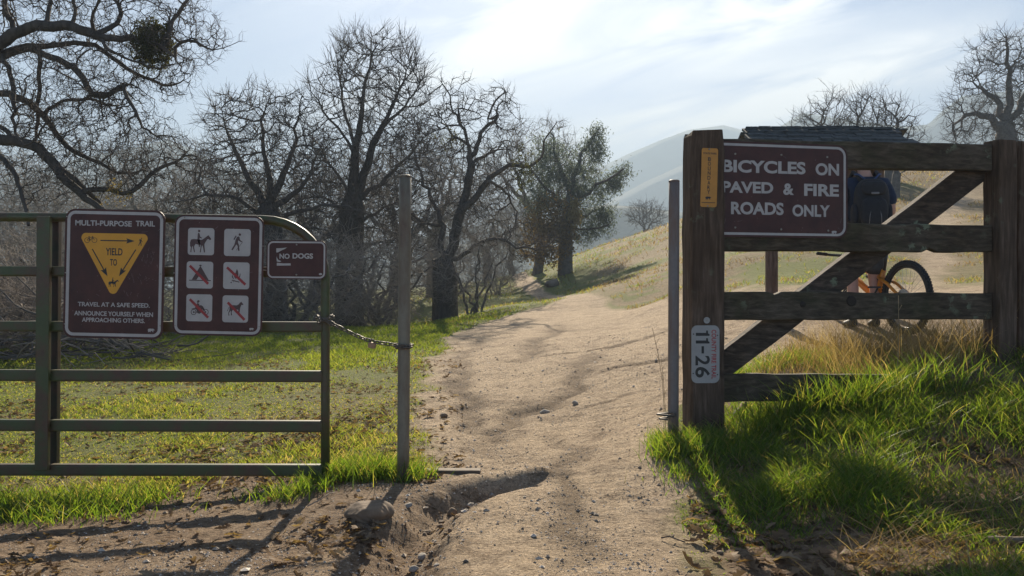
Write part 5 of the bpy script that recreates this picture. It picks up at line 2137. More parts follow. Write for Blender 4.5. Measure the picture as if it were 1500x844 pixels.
# ------------------------------------------------------------------ shingled kiosk behind the fence
def build_kiosk():
    d = 9.6
    b = on_ground(1131, d)
    root = empty('notice_kiosk', b, 'small wooden notice kiosk with a shingled roof behind the fence', 'kiosk')
    o = np.array(b)
    k = d / F
    eave_z = EYE + (HY - 190) / F * d - b.z - .36
    for px in (1131, 1286):
        bx = (px - CX) / F * d - b.x
        mb = MB()
        mb.box((bx - 4.6 * k, 0, eave_z / 2 - .1), (3.7 * k, .05, eave_z / 2 + .12))
        bevel(mb.build('post', M['kiosk_wood'], root), .006)
        mb = MB()
        mb.box((bx + 3.6 * k, .02, eave_z / 2 - .1), (4.0 * k, .05, eave_z / 2 + .12))
        bevel(mb.build('post', M['kiosk_wood'], root), .006)
    xl, xr = (1131 - CX) / F * d - b.x, (1286 - CX) / F * d - b.x
    mb = MB()
    mb.box(((xl + xr) / 2, 0, eave_z - .42), ((xr - xl) / 2 - .06, .02, .34))
    bevel(mb.build('notice_board', M['kiosk_wood'], root), .004)
    mb = MB()
    mb.box(((xl + xr) / 2, 0, eave_z - .03), ((xr - xl) / 2 + .2, .06, .045))
    bevel(mb.build('beam', M['kiosk_wood'], root), .006)
    # roof: two slopes of split shingles
    mb = MB()
    rng = random.Random(12)
    x0, x1 = (1094 - CX) / F * 9.45 - b.x, (1333 - CX) / F * 9.25 - b.x
    rise, run = .33, .55
    for side in (-1, 1):
        rows = 6
        for r_ in range(rows):
            f0 = r_ / rows
            x = x0 + rng.uniform(-.04, .02)
            while x < x1 - .05:
                w = rng.uniform(.09, .2)
                y_e, z_e = side * (run * (1 - f0) + .03), eave_z + rise * f0 + .012 * rng.random()
                y_r, z_r = side * (run * (1 - f0 - 1.6 / rows)), eave_z + rise * (f0 + 1.6 / rows) - .006
                th = .022 + .016 * rng.random()
                hipx = .02
                c = [(x, y_e, z_e), (x + w - .006, y_e, z_e), (x + w - .006, y_r, z_r), (x, y_r, z_r)]
                mb.box8(c + [(p[0], p[1], p[2] + th) for p in c])
                x += w
    mb.build('shingle_roof', M['shingle'], root)
    mb = MB()
    for side in (-1, 1):
        x = x0 + .02
        while x < x1 - .16:
            w = rng.uniform(.16, .3)
            z = eave_z + rise + .02 + rng.random() * .012
            c = [(x, side * .0, z), (x + w + .05, side * .0, z + .004), (x + w + .05, side * .12, z - .05), (x, side * .12, z - .055)]
            mb.box8(c + [(p[0], p[1], p[2] + .016) for p in c])
            x += w
    mb.build('ridge_cap', M['shingle'], root)
    mb = MB()
    mb.box(((x0 + x1) / 2, 0, eave_z + .02), ((x1 - x0) / 2 - .06, run * .85, .018))
    mb.build('soffit', M['kiosk_wood'], root)


build_kiosk()
# ------------------------------------------------------------------ the cyclist and the bicycle
M['skin'] = simple('skin', (0.50, 0.27, 0.19), 0.55, var=0.08, scale=20)
M['shirt'] = simple('shirt_navy', (0.010, 0.020, 0.048), 0.85, var=0.3, scale=12, bmp=0.25)
M['shorts'] = simple('shorts_grey', (0.06, 0.055, 0.05), 0.85, var=0.3, scale=12)
M['shoe'] = simple('shoe_dark', (0.03, 0.03, 0.032), 0.6)
M['sock'] = simple('sock_grey', (0.12, 0.12, 0.12), 0.9)
M['helmet'] = simple('helmet_black', (0.02, 0.02, 0.022), 0.35)
M['hair'] = simple('hair_brown', (0.06, 0.04, 0.028), 0.7, var=.4, scale=50)
M['pack'] = simple('backpack_black', (0.011, 0.010, 0.013), 0.75, var=0.4, scale=25, bmp=0.3)
M['pack_trim'] = simple('backpack_trim', (0.03, 0.06, 0.16), 0.6)
M['pack_grey'] = simple('backpack_patch', (0.16, 0.15, 0.15), 0.7)
M['frame_orange'] = simple('bike_orange', (0.62, 0.22, 0.018), 0.3, var=0.06)
M['rubber'] = simple('tyre_rubber', (0.028, 0.026, 0.025), 0.85, var=0.3, scale=40)
M['rim'] = simple('rim_black', (0.03, 0.03, 0.032), 0.35)
M['steel'] = simple('steel', (0.45, 0.45, 0.46), 0.35, 0.8)
M['fork'] = simple('fork_black', (0.025, 0.025, 0.028), 0.3)


def skin(name, verts, edges, mat, parent, root=0, levels=2):
    """one continuous surface grown round a skeleton; verts: (x, y, z, rx, ry)"""
    me = bpy.data.meshes.new(name)
    me.from_pydata([v[:3] for v in verts], edges, [])
    ob = bpy.data.objects.new(name, me)
    COL.objects.link(ob)
    ob.modifiers.new('skin', 'SKIN')
    sv = me.skin_vertices[0].data
    for i, v in enumerate(verts):
        sv[i].radius = (v[3], v[4] if len(v) > 4 else v[3])
        sv[i].use_root = (i == root)
    su = ob.modifiers.new('sub', 'SUBSURF')
    su.levels = levels
    su.render_levels = levels
    bpy.context.view_layer.update()
    dg = bpy.context.evaluated_depsgraph_get()
    m2 = bpy.data.meshes.new_from_object(ob.evaluated_get(dg))
    m2.name = name
    bpy.data.objects.remove(ob)
    m2.polygons.foreach_set('use_smooth', np.ones(len(m2.polygons), dtype=bool))
    return link(name, m2, mat, parent)


def chain_edges(lists):
    E = []
    for L in lists:
        E += list(zip(L[:-1], L[1:]))
    return E


def ball(name, c, r, mat, parent, cut=None, seg=20):
    bm = bmesh.new()
    bmesh.ops.create_uvsphere(bm, u_segments=seg, v_segments=seg // 2 + 2, radius=1)
    if cut is not None:
        bmesh.ops.delete(bm, geom=[v for v in bm.verts if cut(v.co)], context='VERTS')
    for v in bm.verts:
        v.co = Vector((v.co.x * r[0], v.co.y * r[1], v.co.z * r[2])) + Vector(c)
    for f in bm.faces:
        f.smooth = True
    me = bpy.data.meshes.new(name)
    bm.to_mesh(me)
    bm.free()
    return link(name, me, mat, parent)


PD = 8.75
PB = on_ground(1266, PD)


def build_person():
    root = empty('person', PB, 'person in a navy T-shirt and dark helmet, back turned, standing beside an orange bicycle', 'person', None, R(-4))
    # right side is +x (seen from behind), facing +y
    V, E = [], []
    def add(*v):
        V.append(v)
        return len(V) - 1
    pel = add(0, 0, .98, .155, .115)
    wa = add(0, .0, 1.12, .145, .105)
    ch = add(0, -.01, 1.32, .165, .115)
    uc = add(0, -.005, 1.46, .12, .09)
    nb = add(0, .0, 1.56, .062, .062)
    nk = add(0, .015, 1.62, .058, .06)
    jaw = add(0, .045, 1.68, .068, .075)
    hd = add(0, .045, 1.76, .078, .095)
    tp = add(0, .035, 1.835, .055, .07)
    E += chain_edges([[pel, wa, ch, uc, nb, nk, jaw, hd, tp]])
    nose = add(0, .145, 1.715, .014, .014)
    E.append((jaw, nose)) if False else None
    V.pop()
    for s in (-1, 1):
        sh = add(s * .185, -.005, 1.475, .066, .066)
        ua = add(s * .235, -.02, 1.36, .056, .056)
        el = add(s * .268, -.03, 1.20, .042, .042)
        fa = add(s * .262, .07, 1.08, .040, .040)
        wr = add(s * .255, .17, .99, .026, .022)
        pa = add(s * .25, .225, .955, .034, .020)
        E += chain_edges([[uc, sh, ua, el, fa, wr, pa]])
        for k, (ox, L) in enumerate(((-.026, .070), (-.009, .082), (.009, .078), (.025, .062))):
            a1 = add(s * .25 + ox, .262, .935, .0095, .0095)
            a2 = add(s * .25 + ox, .262 + L * .42, .915, .0088, .0088)
            a3 = add(s * .25 + ox, .262 + L * .55, .878, .0078, .0078)
            E += chain_edges([[pa, a1, a2, a3]])
        t1 = add(s * .25 - s * .036, .215, .935, .012, .012)
        t2 = add(s * .25 - s * .046, .245, .905, .0095, .0095)
        E += chain_edges([[pa, t1, t2]])
    for s, ky in ((-1, .03), (1, .02)):
        hp = add(s * .095, 0, .90, .095, .10)
        th = add(s * .105, .015, .70, .078, .082)
        kn = add(s * .108, ky + .01, .50, .057, .06)
        cf = add(s * .11, ky - .03, .36, .056, .06)
        an = add(s * .112, -.02, .10, .036, .042)
        ft = add(s * .118, .05, .045, .042, .032)
        to = add(s * .128, .15, .032, .042, .024)
        E += chain_edges([[pel, hp, th, kn, cf, an, ft, to]])
    skin('body', V, E, M['skin'], root)
    # face details on the far side of the head
    for s in (-1, 1):
        ball('ear', (s * .082, .035, 1.725), (.012, .022, .032), M['skin'], root, None, 12)
    ball('nose', (0, .148, 1.722), (.014, .020, .022), M['skin'], root, None, 10)
    mb = MB()
    mb.tube([(-.022, .132, 1.672), (0, .140, 1.671), (.022, .132, 1.672)], .005, 8)
    mb.build('mouth', M['shirt'] if False else M['mouth'], root, True)
    for s in (-1, 1):
        ball('eye', (s * .031, .128, 1.755), (.012, .010, .010), M['eye'], root, None, 10)
    ball('hair', (0, .025, 1.765), (.088, .106, .095), M['hair'], root, lambda c: c.z < -.55 or (c.y > .35 and c.z < .5))
    ball('helmet', (0, .035, 1.795), (.108, .142, .10), M['helmet'], root, lambda c: c.z < -.12)
    mb = MB()
    a = np.linspace(0, 2 * math.pi, 26, endpoint=False)
    mb.tube([(.106 * math.cos(t), .035 + .14 * math.sin(t), 1.782 - .012 * math.sin(t)) for t in a], .013, 8, True)
    mb.build('helmet_rim', M['helmet'], root, True)
    mb = MB()
    for s in (-1, 1):
        mb.tube([(s * .1, .03, 1.78), (s * .084, .055, 1.70), (s * .03, .085, 1.635), (0, .09, 1.625)], .005, 6)
    mb.build('helmet_strap', M['pack'], root, True)
    # shirt
    V, E = [], []
    pel = add(0, 0, .96, .178, .135)
    wa = add(0, 0, 1.10, .172, .128)
    ch = add(0, -.01, 1.31, .188, .138)
    uc = add(0, -.005, 1.45, .14, .108)
    nb = add(0, .0, 1.545, .076, .078)
    E += chain_edges([[pel, wa, ch, uc, nb]])
    for s in (-1, 1):
        sh = add(s * .19, -.005, 1.468, .085, .085)
        ua = add(s * .238, -.02, 1.36, .082, .080)
        ue = add(s * .262, -.028, 1.235, .078, .074)
        E += chain_edges([[uc, sh, ua, ue]])
    skin('shirt', V, E, M['shirt'], root)
    V, E = [], []
    pel = add(0, 0, .98, .172, .130)
    p2 = add(0, 0, .93, .17, .13)
    E.append((pel, p2))
    for s in (-1, 1):
        hp = add(s * .10, 0, .84, .11, .115)
        th = add(s * .11, .012, .66, .102, .105)
        kn = add(s * .112, .02, .53, .10, .10)
        E += chain_edges([[p2, hp, th, kn]])
    skin('shorts', V, E, M['shorts'], root)
    for s in (-1, 1):
        V, E = [], []
        a = [add(s * .112, -.045, .05, .04, .05), add(s * .114, -.01, .06, .05, .05), add(s * .118, .06, .05, .052, .042), add(s * .128, .16, .038, .052, .032), add(s * .130, .20, .034, .036, .026)]
        skin('shoe', V, chain_edges([a]), M['shoe'], root)
        mb = MB()
        mb.tube([(s * .112, -.02, .09), (s * .112, -.02, .17), (s * .112, -.022, .2)], [.048, .048, .050], 14)
        mb.build('sock', M['sock'], root, True)
    return root


M['mouth'] = simple('lip', (0.36, 0.14, 0.12), 0.5)
M['eye'] = simple('eye', (0.10, 0.07, 0.06), 0.2)
person = build_person()


def build_backpack():
    o = PB + Vector((-.005, -.02, 0))
    root = empty('backpack', o + Vector((0, 0, 1.0)), 'dark hydration backpack with blue trim worn on the back of the person in navy', 'backpack', None, R(-4))
    def pod(name, c, r, mat, p=3.2, seg=22):
        bm = bmesh.new()
        bmesh.ops.create_uvsphere(bm, u_segments=seg, v_segments=16, radius=1)
        for v in bm.verts:
            n = v.co.copy()
            s = (abs(n.x) ** p + abs(n.y) ** p + abs(n.z) ** p) ** (-1 / p)
            v.co = Vector((n.x * s * r[0], n.y * s * r[1], n.z * s * r[2])) + Vector(c)
        for f in bm.faces:
            f.smooth = True
        me = bpy.data.meshes.new(name)
        bm.to_mesh(me)
        bm.free()
        return link(name, me, mat, root)
    pod('pack_body', (0, -.20, .25), (.165, .09, .25), M['pack'])
    pod('front_pocket', (0, -.275, .16), (.13, .05, .15), M['pack'])
    pod('top_pocket', (0, -.265, .395), (.12, .045, .075), M['pack'])
    pod('side_pocket', (-.165, -.2, .14), (.03, .06, .11), M['pack'])
    pod('side_pocket', (.165, -.2, .14), (.03, .06, .11), M['pack'])
    pod('patch', (0, -.312, .345), (.038, .004, .011), M['pack_grey'], 6)
    for s in (-1, 1):
        mb = MB()
        mb.tube([(s * .07, -.13, .48), (s * .105, -.10, .55), (s * .115, -.0, .595), (s * .115, .10, .54), (s * .12, .15, .40), (s * .14, .13, .22), (s * .16, .0, .10), (s * .13, -.15, .06)], .020, 8)
        mb.build('shoulder_strap', M['pack'], root, True)
        mb = MB()
        mb.tube([(s * .05, -.155, .505), (s * .10, -.125, .555), (s * .13, -.09, .56)], .009, 8)
        mb.build('trim', M['pack_trim'], root, True)
        mb = MB()
        mb.tube([(s * .03, -.318, .24), (s * .055, -.322, .12), (s * .06, -.318, .04)], .004, 6)
        mb.build('zip_cord', M['pack_grey'], root, True)


build_backpack()


def build_bicycle():
    d = 8.3
    b = on_ground(1328, d)
    bz = EYE + (HY - 491) / F * d
    b.z = min(b.z + .0, bz + .05)
    ang = R(90 + 12)
    root = empty('bicycle', b, 'orange mountain bike with knobbly tyres standing in front of the person behind the fence', 'bicycle', None, ang)
    Rw = .362
    WB = 1.16
    tilt = 0.0

    def wheel(cx, name):
        c = Vector((cx, 0, Rw))
        mbt = MB()
        circ = [(c.x + (Rw - .031) * math.cos(a), 0, c.z + (Rw - .031) * math.sin(a)) for a in np.linspace(0, 2 * math.pi, 64, endpoint=False)]
        mbt.tube(circ, .029, 12, True, ref=(0, 1, 0))
        for k in range(72):
            a = 2 * math.pi * k / 72
            rad = Vector((math.cos(a), 0, math.sin(a)))
            tan = Vector((-math.sin(a), 0, math.cos(a)))
            for off, yy in ((0, -.022), (.5, -.008), (0, .008), (.5, .022)):
                aa = a + off * 2 * math.pi / 72
                rad = Vector((math.cos(aa), 0, math.sin(aa)))
                tan = Vector((-math.sin(aa), 0, math.cos(aa)))
                rr = Rw - .031 + math.sqrt(max(0, .029 ** 2 - yy ** 2))
                p = c + rad * rr + Vector((0, yy, 0))
                mbt.box(p, (.0055, .005, .008), Matrix((rad, Vector((0, 1, 0)), tan)).transposed())
        w = empty(name, (0, 0, 0))
        w.parent = root
        mbt.build('tyre', M['rubber'], w)
        mb = MB()
        circ = [(c.x + (Rw - .062) * math.cos(a), 0, c.z + (Rw - .062) * math.sin(a)) for a in np.linspace(0, 2 * math.pi, 56, endpoint=False)]
        mb.tube(circ, .0125, 8, True, ref=(0, 1, 0))
        mb.build('rim', M['rim'], w, True)
        mb = MB()
        for k in range(28):
            a = 2 * math.pi * k / 28
            ah = a + (.55 if k % 2 else -.55)
            yy = .026 if (k // 2) % 2 else -.026
            mb.tube([(c.x + .024 * math.cos(ah), yy, c.z + .024 * math.sin(ah)), (c.x + (Rw - .07) * math.cos(a), 0, c.z + (Rw - .07) * math.sin(a))], .0013, 5)
        mb.build('spokes', M['steel'], w)
        mb = MB()
        mb.tube([(c.x, -.05, c.z), (c.x, -.03, c.z), (c.x, .03, c.z), (c.x, .05, c.z)], [.014, .024, .024, .014], 14)
        mb.build('hub', M['rim'], w, True)
        mb = MB()
        mb.tube([(c.x, .04, c.z), (c.x, .042, c.z)], [.085, .085], 24)
        mb.build('brake_disc', M['steel'], w)
        return w
    wheel(0, 'wheel')
    wheel(WB, 'wheel')
    bb = np.array((.44, 0, .345))
    st = np.array((.30, 0, .78))
    ht0, ht1 = np.array((.95, 0, .64)), np.array((.92, 0, .74))
    ra, fa = np.array((0, 0, Rw)), np.array((WB, 0, Rw))
    mb = MB()
    mb.tube([bb, bb * .5 + ht0 * .5 + np.array((0, 0, -.01)), ht0], [.036, .034, .034], 12)
    mb.tube([ht1, np.array((.6, 0, .63)), np.array((.40, 0, .56))], [.030, .027, .025], 12)
    mb.tube([bb, np.array((.40, 0, .52)), np.array((.345, 0, .64))], [.034, .028, .026], 12)
    mb.tube([ht0 + np.array((.008, 0, -.03)), ht1 + np.array((-.008, 0, .03))], .03, 14)
    mb.tube([np.array((.40, 0, .56)), np.array((.345, 0, .63))], .024, 10)
    mb.build('frame', M['frame_orange'], root, True)
    mb = MB()
    for s in (-1, 1):
        y = np.array((0, s * .066, 0))
        mb.tube([bb + np.array((-.02, s * .035, .03)), np.array((.3, s * .06, .37)), ra + y], [.021, .019, .016], 10)
        mb.tube([ra + y, np.array((.22, s * .055, .50)), np.array((.38, s * .035, .56))], [.016, .016, .018], 10)
    mb.build('swingarm', M['frame_orange'], root, True)
    mb = MB()
    mb.tube([np.array((.38, 0, .55)), np.array((.62, 0, .58))], [.026, .02], 12)
    mb.build('shock', M['fork'], root, True)
    f = mb = MB()
    for s in (-1, 1):
        y = np.array((0, s * .062, 0))
        mb.tube([fa + y, (fa * .45 + ht0 * .55) + y, ht0 + y + np.array((0, 0, -.02))], [.022, .021, .018], 10)
    mb.tube([ht0 + np.array((.0, -.062, -.02)), ht0 + np.array((0, .062, -.02))], .02, 10)
    mb.build('fork', M['fork'], root, True)
    mb = MB()
    mb.tube([np.array((.345, 0, .62)), np.array((.29, 0, .86))], .0155, 10)
    mb.build('seat_post', M['fork'], root, True)
    V, E = [], []
    for x, rx in ((.16, .070), (.24, .068), (.32, .04), (.40, .024)):
        V.append((x, 0, .885, rx * .35, rx))
    skin('saddle', V, [(0, 1), (1, 2), (2, 3)], M['fork'], root)
    mb = MB()
    mb.tube([ht1 + np.array((0, 0, .02)), np.array((.93, 0, .80)), np.array((.965, 0, .81))], .018, 10)
    mb.tube([(.93, -.38, .83), (.95, -.2, .815), (.965, 0, .81), (.95, .2, .815), (.93, .38, .83)], .014, 10)
    hb = mb.build('handlebar', M['fork'], root, True)
    for s in (-1, 1):
        mb = MB()
        mb.tube([(.937, s * .27, .822), (.929, s * .39, .832)], .018, 12)
        mb.build('grip', M['rubber'], hb, True)
    mb = MB()
    a = np.linspace(0, 2 * math.pi, 32, endpoint=False)
    mb.tube([(bb[0] + .075 * math.cos(t), -.055, bb[2] + .075 * math.sin(t)) for t in a], .006, 6, True)
    mb.tube([(bb[0], -.075, bb[2]), (bb[0] + .12, -.085, bb[2] - .12)], .010, 8)
    mb.tube([(bb[0], .075, bb[2]), (bb[0] - .12, .085, bb[2] + .12)], .010, 8)
    mb.tube([(bb[0], -.08, bb[2]), (bb[0], .08, bb[2])], .018, 10)
    for k in range(4):
        t = k * math.pi / 2
        mb.tube([(bb[0], -.055, bb[2]), (bb[0] + .075 * math.cos(t), -.055, bb[2] + .075 * math.sin(t))], .006, 6)
    mb.build('crankset', M['rim'], root, True)
    for x, y, z in ((.12, -.13, -.12), (-.12, .13, .12)):
        mb = MB()
        mb.box((bb[0] + x, y, bb[2] + z), (.045, .045, .009))
        mb.build('pedal', M['rim'], root)
    mb = MB()
    ch = [(bb[0], -.055, bb[2] + .075), (0, -.045, Rw + .045), (-.04, -.045, Rw), (-.0, -.045, Rw - .12), (.06, -.05, Rw - .17), (bb[0], -.055, bb[2] - .075), (bb[0] + .075, -.055, bb[2])]
    mb.tube(ch, .004, 6, True)
    mb.build('drive_chain', M['rim'], root)


build_bicycle()
# ------------------------------------------------------------------ stones, wood, litter
def rock_mesh(name, r, seed, sub=3, rough=.35):
    bm = bmesh.new()
    bmesh.ops.create_icosphere(bm, subdivisions=sub, radius=1)
    rng = np.random.default_rng(seed)
    off = rng.uniform(0, 50, 3)
    cuts = [(unit(rng.normal(0, 1, 3)), rng.uniform(.62, .95)) for _ in range(9)]
    for v in bm.verts:
        p = np.array(v.co)
        for n, h in cuts:
            dd = p @ n - h
            if dd > 0:
                p = p - n * dd * .85
        f = 1 + (float(fbm(p[0] * 1.6 + off[0] + p[2], p[1] * 1.6 + off[1] - p[2], seed, 4)) - .5) * rough
        v.co = Vector(p * f * np.array(r))
    for f in bm.faces:
        f.smooth = sub > 2
    me = bpy.data.meshes.new(name)
    bm.to_mesh(me)
    bm.free()
    return me


def rock(name, label, px, d, r, seed, sink=.3, mat='stone', rz=0, sub=3, group=None, dz=0):
    b = on_ground(px, d)
    o = link(name, rock_mesh(name, r, seed, sub), M[mat])
    o.location = b + Vector((0, 0, r[2] * (1 - 2 * sink) + dz))
    o.rotation_euler = (0, 0, rz)
    return tag(o, label, 'rock' if name == 'boulder' else 'stone', group)


rock('boulder', 'big brown half-buried rock in the earth below the green pole', 540, 3.8, (.105, .09, .062), 3, .44, 'rock', .1, 5)
rock('stone', 'flat pale stone lying in the middle of the trail', 798, 6.95, (.05, .03, .022), 8, .2, 'stone', .4)
rock('stone', 'rounder grey stone right of the flat one on the trail', 843, 7.05, (.028, .024, .022), 9, .2, 'stone')
rock('stone', 'dark brown stone on the trail near the green pole', 650, 6.95, (.038, .028, .022), 10, .2, 'rock')
rock('stone', 'angular whitish stone in the gully under the trail lip', 682, 4.28, (.030, .022, .024), 11, .2, 'stone', .9)
rock('stone', 'rust-tinged slab of stone in the gully beside the pale one', 662, 4.24, (.026, .024, .026), 12, .2, 'rock', .3)
rock('stone', 'small pale stone at the bottom of the gully near the picture edge', 606, 3.32, (.020, .016, .014), 13, .2, 'stone', .3)
rock('stone', 'pale clod of stone right of the big rock', 618, 3.55, (.024, .02, .016), 14, .2, 'stone', 1.3)
rock('stone', 'dark pebble near the shadow of the fence post on the trail', 1055, 3.35, (.016, .014, .010), 15, .2, 'rock', .7)

rr = random.Random(41)
for i in range(26):
    f = rr.random()
    j = min(int(f * 6), 5)
    gx0, gy0 = GULLY[j][0] * (1 - f * 6 + j) + GULLY[j + 1][0] * (f * 6 - j), GULLY[j][1] * (1 - f * 6 + j) + GULLY[j + 1][1] * (f * 6 - j)
    gx0 += rr.gauss(0, .06)
    gy0 += rr.gauss(0, .05)
    if i < 3:
        base_me = [rock_mesh('clod', (.022, .018, .014), 60 + i, 3, .6) for _ in (0,)][0]
        pool = globals().setdefault('CLODS', [])
        pool.append(base_me)
    k = rr.uniform(.4, 1.25)
    o = link('clod', CLODS[i % len(CLODS)], M['stone'] if i % 3 == 0 else M['rock'])
    o.location = (gx0, gy0, gz(gx0, gy0) + .004 * k)
    o.scale = (k, k * rr.uniform(.7, 1.2), k * rr.uniform(.6, 1.1))
    o.rotation_euler = (rr.uniform(-.4, .4), rr.uniform(-.4, .4), rr.uniform(0, 6.28))
    tag(o, 'crumbly clod of stone among the rubble in the washed-out gully', 'stone', 'rubble in the gully')

# grey timber end in the ground under the fence and other bits of wood
def log(name, label, a, b, r, mat, cat='log', k=10, seed=1, taper=.85):
    a, b = Vector(a), Vector(b)
    mb = MB()
    rng = np.random.default_rng(seed)
    n = 9
    pts = [np.array(a.lerp(b, t)) - np.array(a) + rng.normal(0, r * .10, 3) for t in np.linspace(0, 1, n)]
    mb.tube(pts, [r * (1 - (1 - taper) * t) * rng.uniform(.92, 1.06) for t in np.linspace(0, 1, n)], k)
    o = mb.build(name, M[mat], None, True, a)
    return tag(o, label, cat)


def gp(px, d, dz=0.0):
    v = on_ground(px, d)
    v.z += dz
    return v


log('timber', 'weathered grey timber end slanting out of the grass behind the wooden post', gp(1062, 5.35, -.04), P(1092, 594, 5.5), .035, 'log', 'timber', 8, 3)
log('branch', 'thick grey stick lying in the grass at lower right', gp(1448, 3.35, .03), gp(1560, 3.2, .07), .014, 'log', 'branch', 8, 5, .7)
log('log', 'short pale log beside the trail near the eucalyptus', gp(802, 40, .12), gp(818, 40.4, .14), .2, 'log', 'log', 10, 6)
wb0, wb1 = gp(600, 4.80, .008), gp(704, 4.80, .004)
mb = MB()
c = (np.array(wb0) + np.array(wb1)) / 2
mb.box((0, 0, 0), (np.linalg.norm(np.array(wb1) - np.array(wb0)) / 2, .035, .012))
o = mb.build('water_bar', M['log'], None, False, tuple(c))
bevel(o, .006)
tag(o, 'pale plank sunk across the trail beside the green pole', 'plank')


def twig_stick(label, px, d, pts, r=.004, mat='twig_dry', name='stick'):
    b = gp(px, d, .01)
    mb = MB()
    for L in pts:
        mb.tube(L, [r * (1 - .1 * i) for i in range(len(L))], 5)
    o = mb.build(name, M[mat], None, True, b)
    return tag(o, label, 'stick')


twig_stick('dark forked twig on the trail at lower right', 985, 3.45, [[(-.04, .03, .0), (-.01, .01, .012), (.02, -.02, .006), (.045, -.03, .0)], [(.0, .0, .01), (.012, .03, .012)]], .0035, 'twig')
twig_stick('thin twig lying on the leaves below the rounded gate end', 470, 4.1, [[(-.05, -.06, .0), (0, 0, .02), (.03, .05, .035), (.05, .10, .03)]], .003)

# thin wire stalks beside the rusty pole
def stalk(label, px, d, top_px, top_py, r, name='dry_stalk', mat='stalk', bend=.03):
    b = gp(px, d, -.01)
    t = P(top_px, top_py, d)
    mb = MB()
    pts = [np.array(b.lerp(t, f)) - np.array(b) + np.array([bend * math.sin(f * 3.1), 0, 0]) for f in np.linspace(0, 1, 8)]
    mb.tube(pts, [r * (1 - .07 * i) for i in range(8)], 5)
    for i in (4, 5, 6):
        mb.tube([pts[i], pts[i] + np.array([.02 * (-1) ** i, .0, .035])], r * .5, 4)
    o = mb.build(name, M[mat], None, True, b)
    return tag(o, label, 'dry stalk')


M['stalk'] = simple('straw', (0.30, 0.22, 0.12), .8, var=.3)
stalk('tall thin stalk left of the rusty pole, the taller of two', 972, 5.15, 955, 480, .0022)
stalk('shorter reddish stalk right beside the rusty pole', 975, 5.05, 968, 522, .0022, bend=.01)
stalk('bent dry stalk in front of the third fence rail', 1312, 5.25, 1316, 433, .0028, bend=.008)
stalk('long dry stalk rising from the tuft at the green pole', 548, 4.7, 582, 578, .002, bend=.012)


def scatter_pebbles():
    rng = np.random.default_rng(77)
    n = 120000
    px = rng.uniform(-60, 1300, n)
    d = np.exp(rng.uniform(math.log(2.6), math.log(13), n))
    x = (px - CX) / F * d
    keep = dirt_mask(x, d) > rng.uniform(.45, 1.1, n)
    cl = fbm(x * 2.4, d * 2.4, 55, 3)
    g, al = seg_dist(x, d, GULLY)
    ru, _ = rut_amount(x, d)
    keep &= (cl > rng.uniform(.3, .62, n)) | (g < .14) | (ru > rng.uniform(.1, .7, n))
    x, d = x[keep], d[keep]
    n = len(x)
    z = ground_z(x, d)
    r = .0018 * np.exp(rng.normal(0, .55, n)) * (1 + d * .07)
    r = np.where(rng.uniform(0, 1, n) < .012, r * 2.6, r)
    r = np.minimum(r, .02)
    base = np.array([(1, 0, 0), (.3, .9, 0), (-.8, .5, 0), (-.7, -.6, 0), (.4, -.9, 0), (.05, .1, .75), (.1, -.1, -.6)], float)
    tri = np.array([(0, 1, 5), (1, 2, 5), (2, 3, 5), (3, 4, 5), (4, 0, 5), (1, 0, 6), (2, 1, 6), (3, 2, 6), (4, 3, 6), (0, 4, 6)])
    V = base[None] * (1 + rng.normal(0, .22, (n, 7, 3)))
    a = rng.uniform(0, 6.28, n)
    ca, sa = np.cos(a)[:, None], np.sin(a)[:, None]
    V = np.stack([V[..., 0] * ca - V[..., 1] * sa, V[..., 0] * sa + V[..., 1] * ca, V[..., 2]], -1) * r[:, None, None]
    V[..., 2] *= .75
    V += np.stack([x, d, z + r * .2], -1)[:, None]
    Fq = (np.arange(n)[:, None, None] * 7 + tri[None]).reshape(-1, 3)
    rn = np.repeat(rng.uniform(0, 1, n), 7)
    m, t, b = new_mat('pebbles')
    at = t.nodes.new('ShaderNodeAttribute')
    at.attribute_name = 'rnd'
    t.links.new(ramp(t, at.outputs['Fac'], [(0, (.14, .108, .08)), (.45, (.32, .25, .18)), (.8, (.50, .42, .33)), (1, (.65, .58, .50))]), b.inputs['Base Color'])
    b.inputs['Roughness'].default_value = .8
    o = link('gravel', mesh_np('gravel', V.reshape(-1, 3), [Fq], False, {'rnd': rn}), m)
    tag(o, 'loose pebbles and grit on the trail', None, None, 'stuff')


scatter_pebbles()


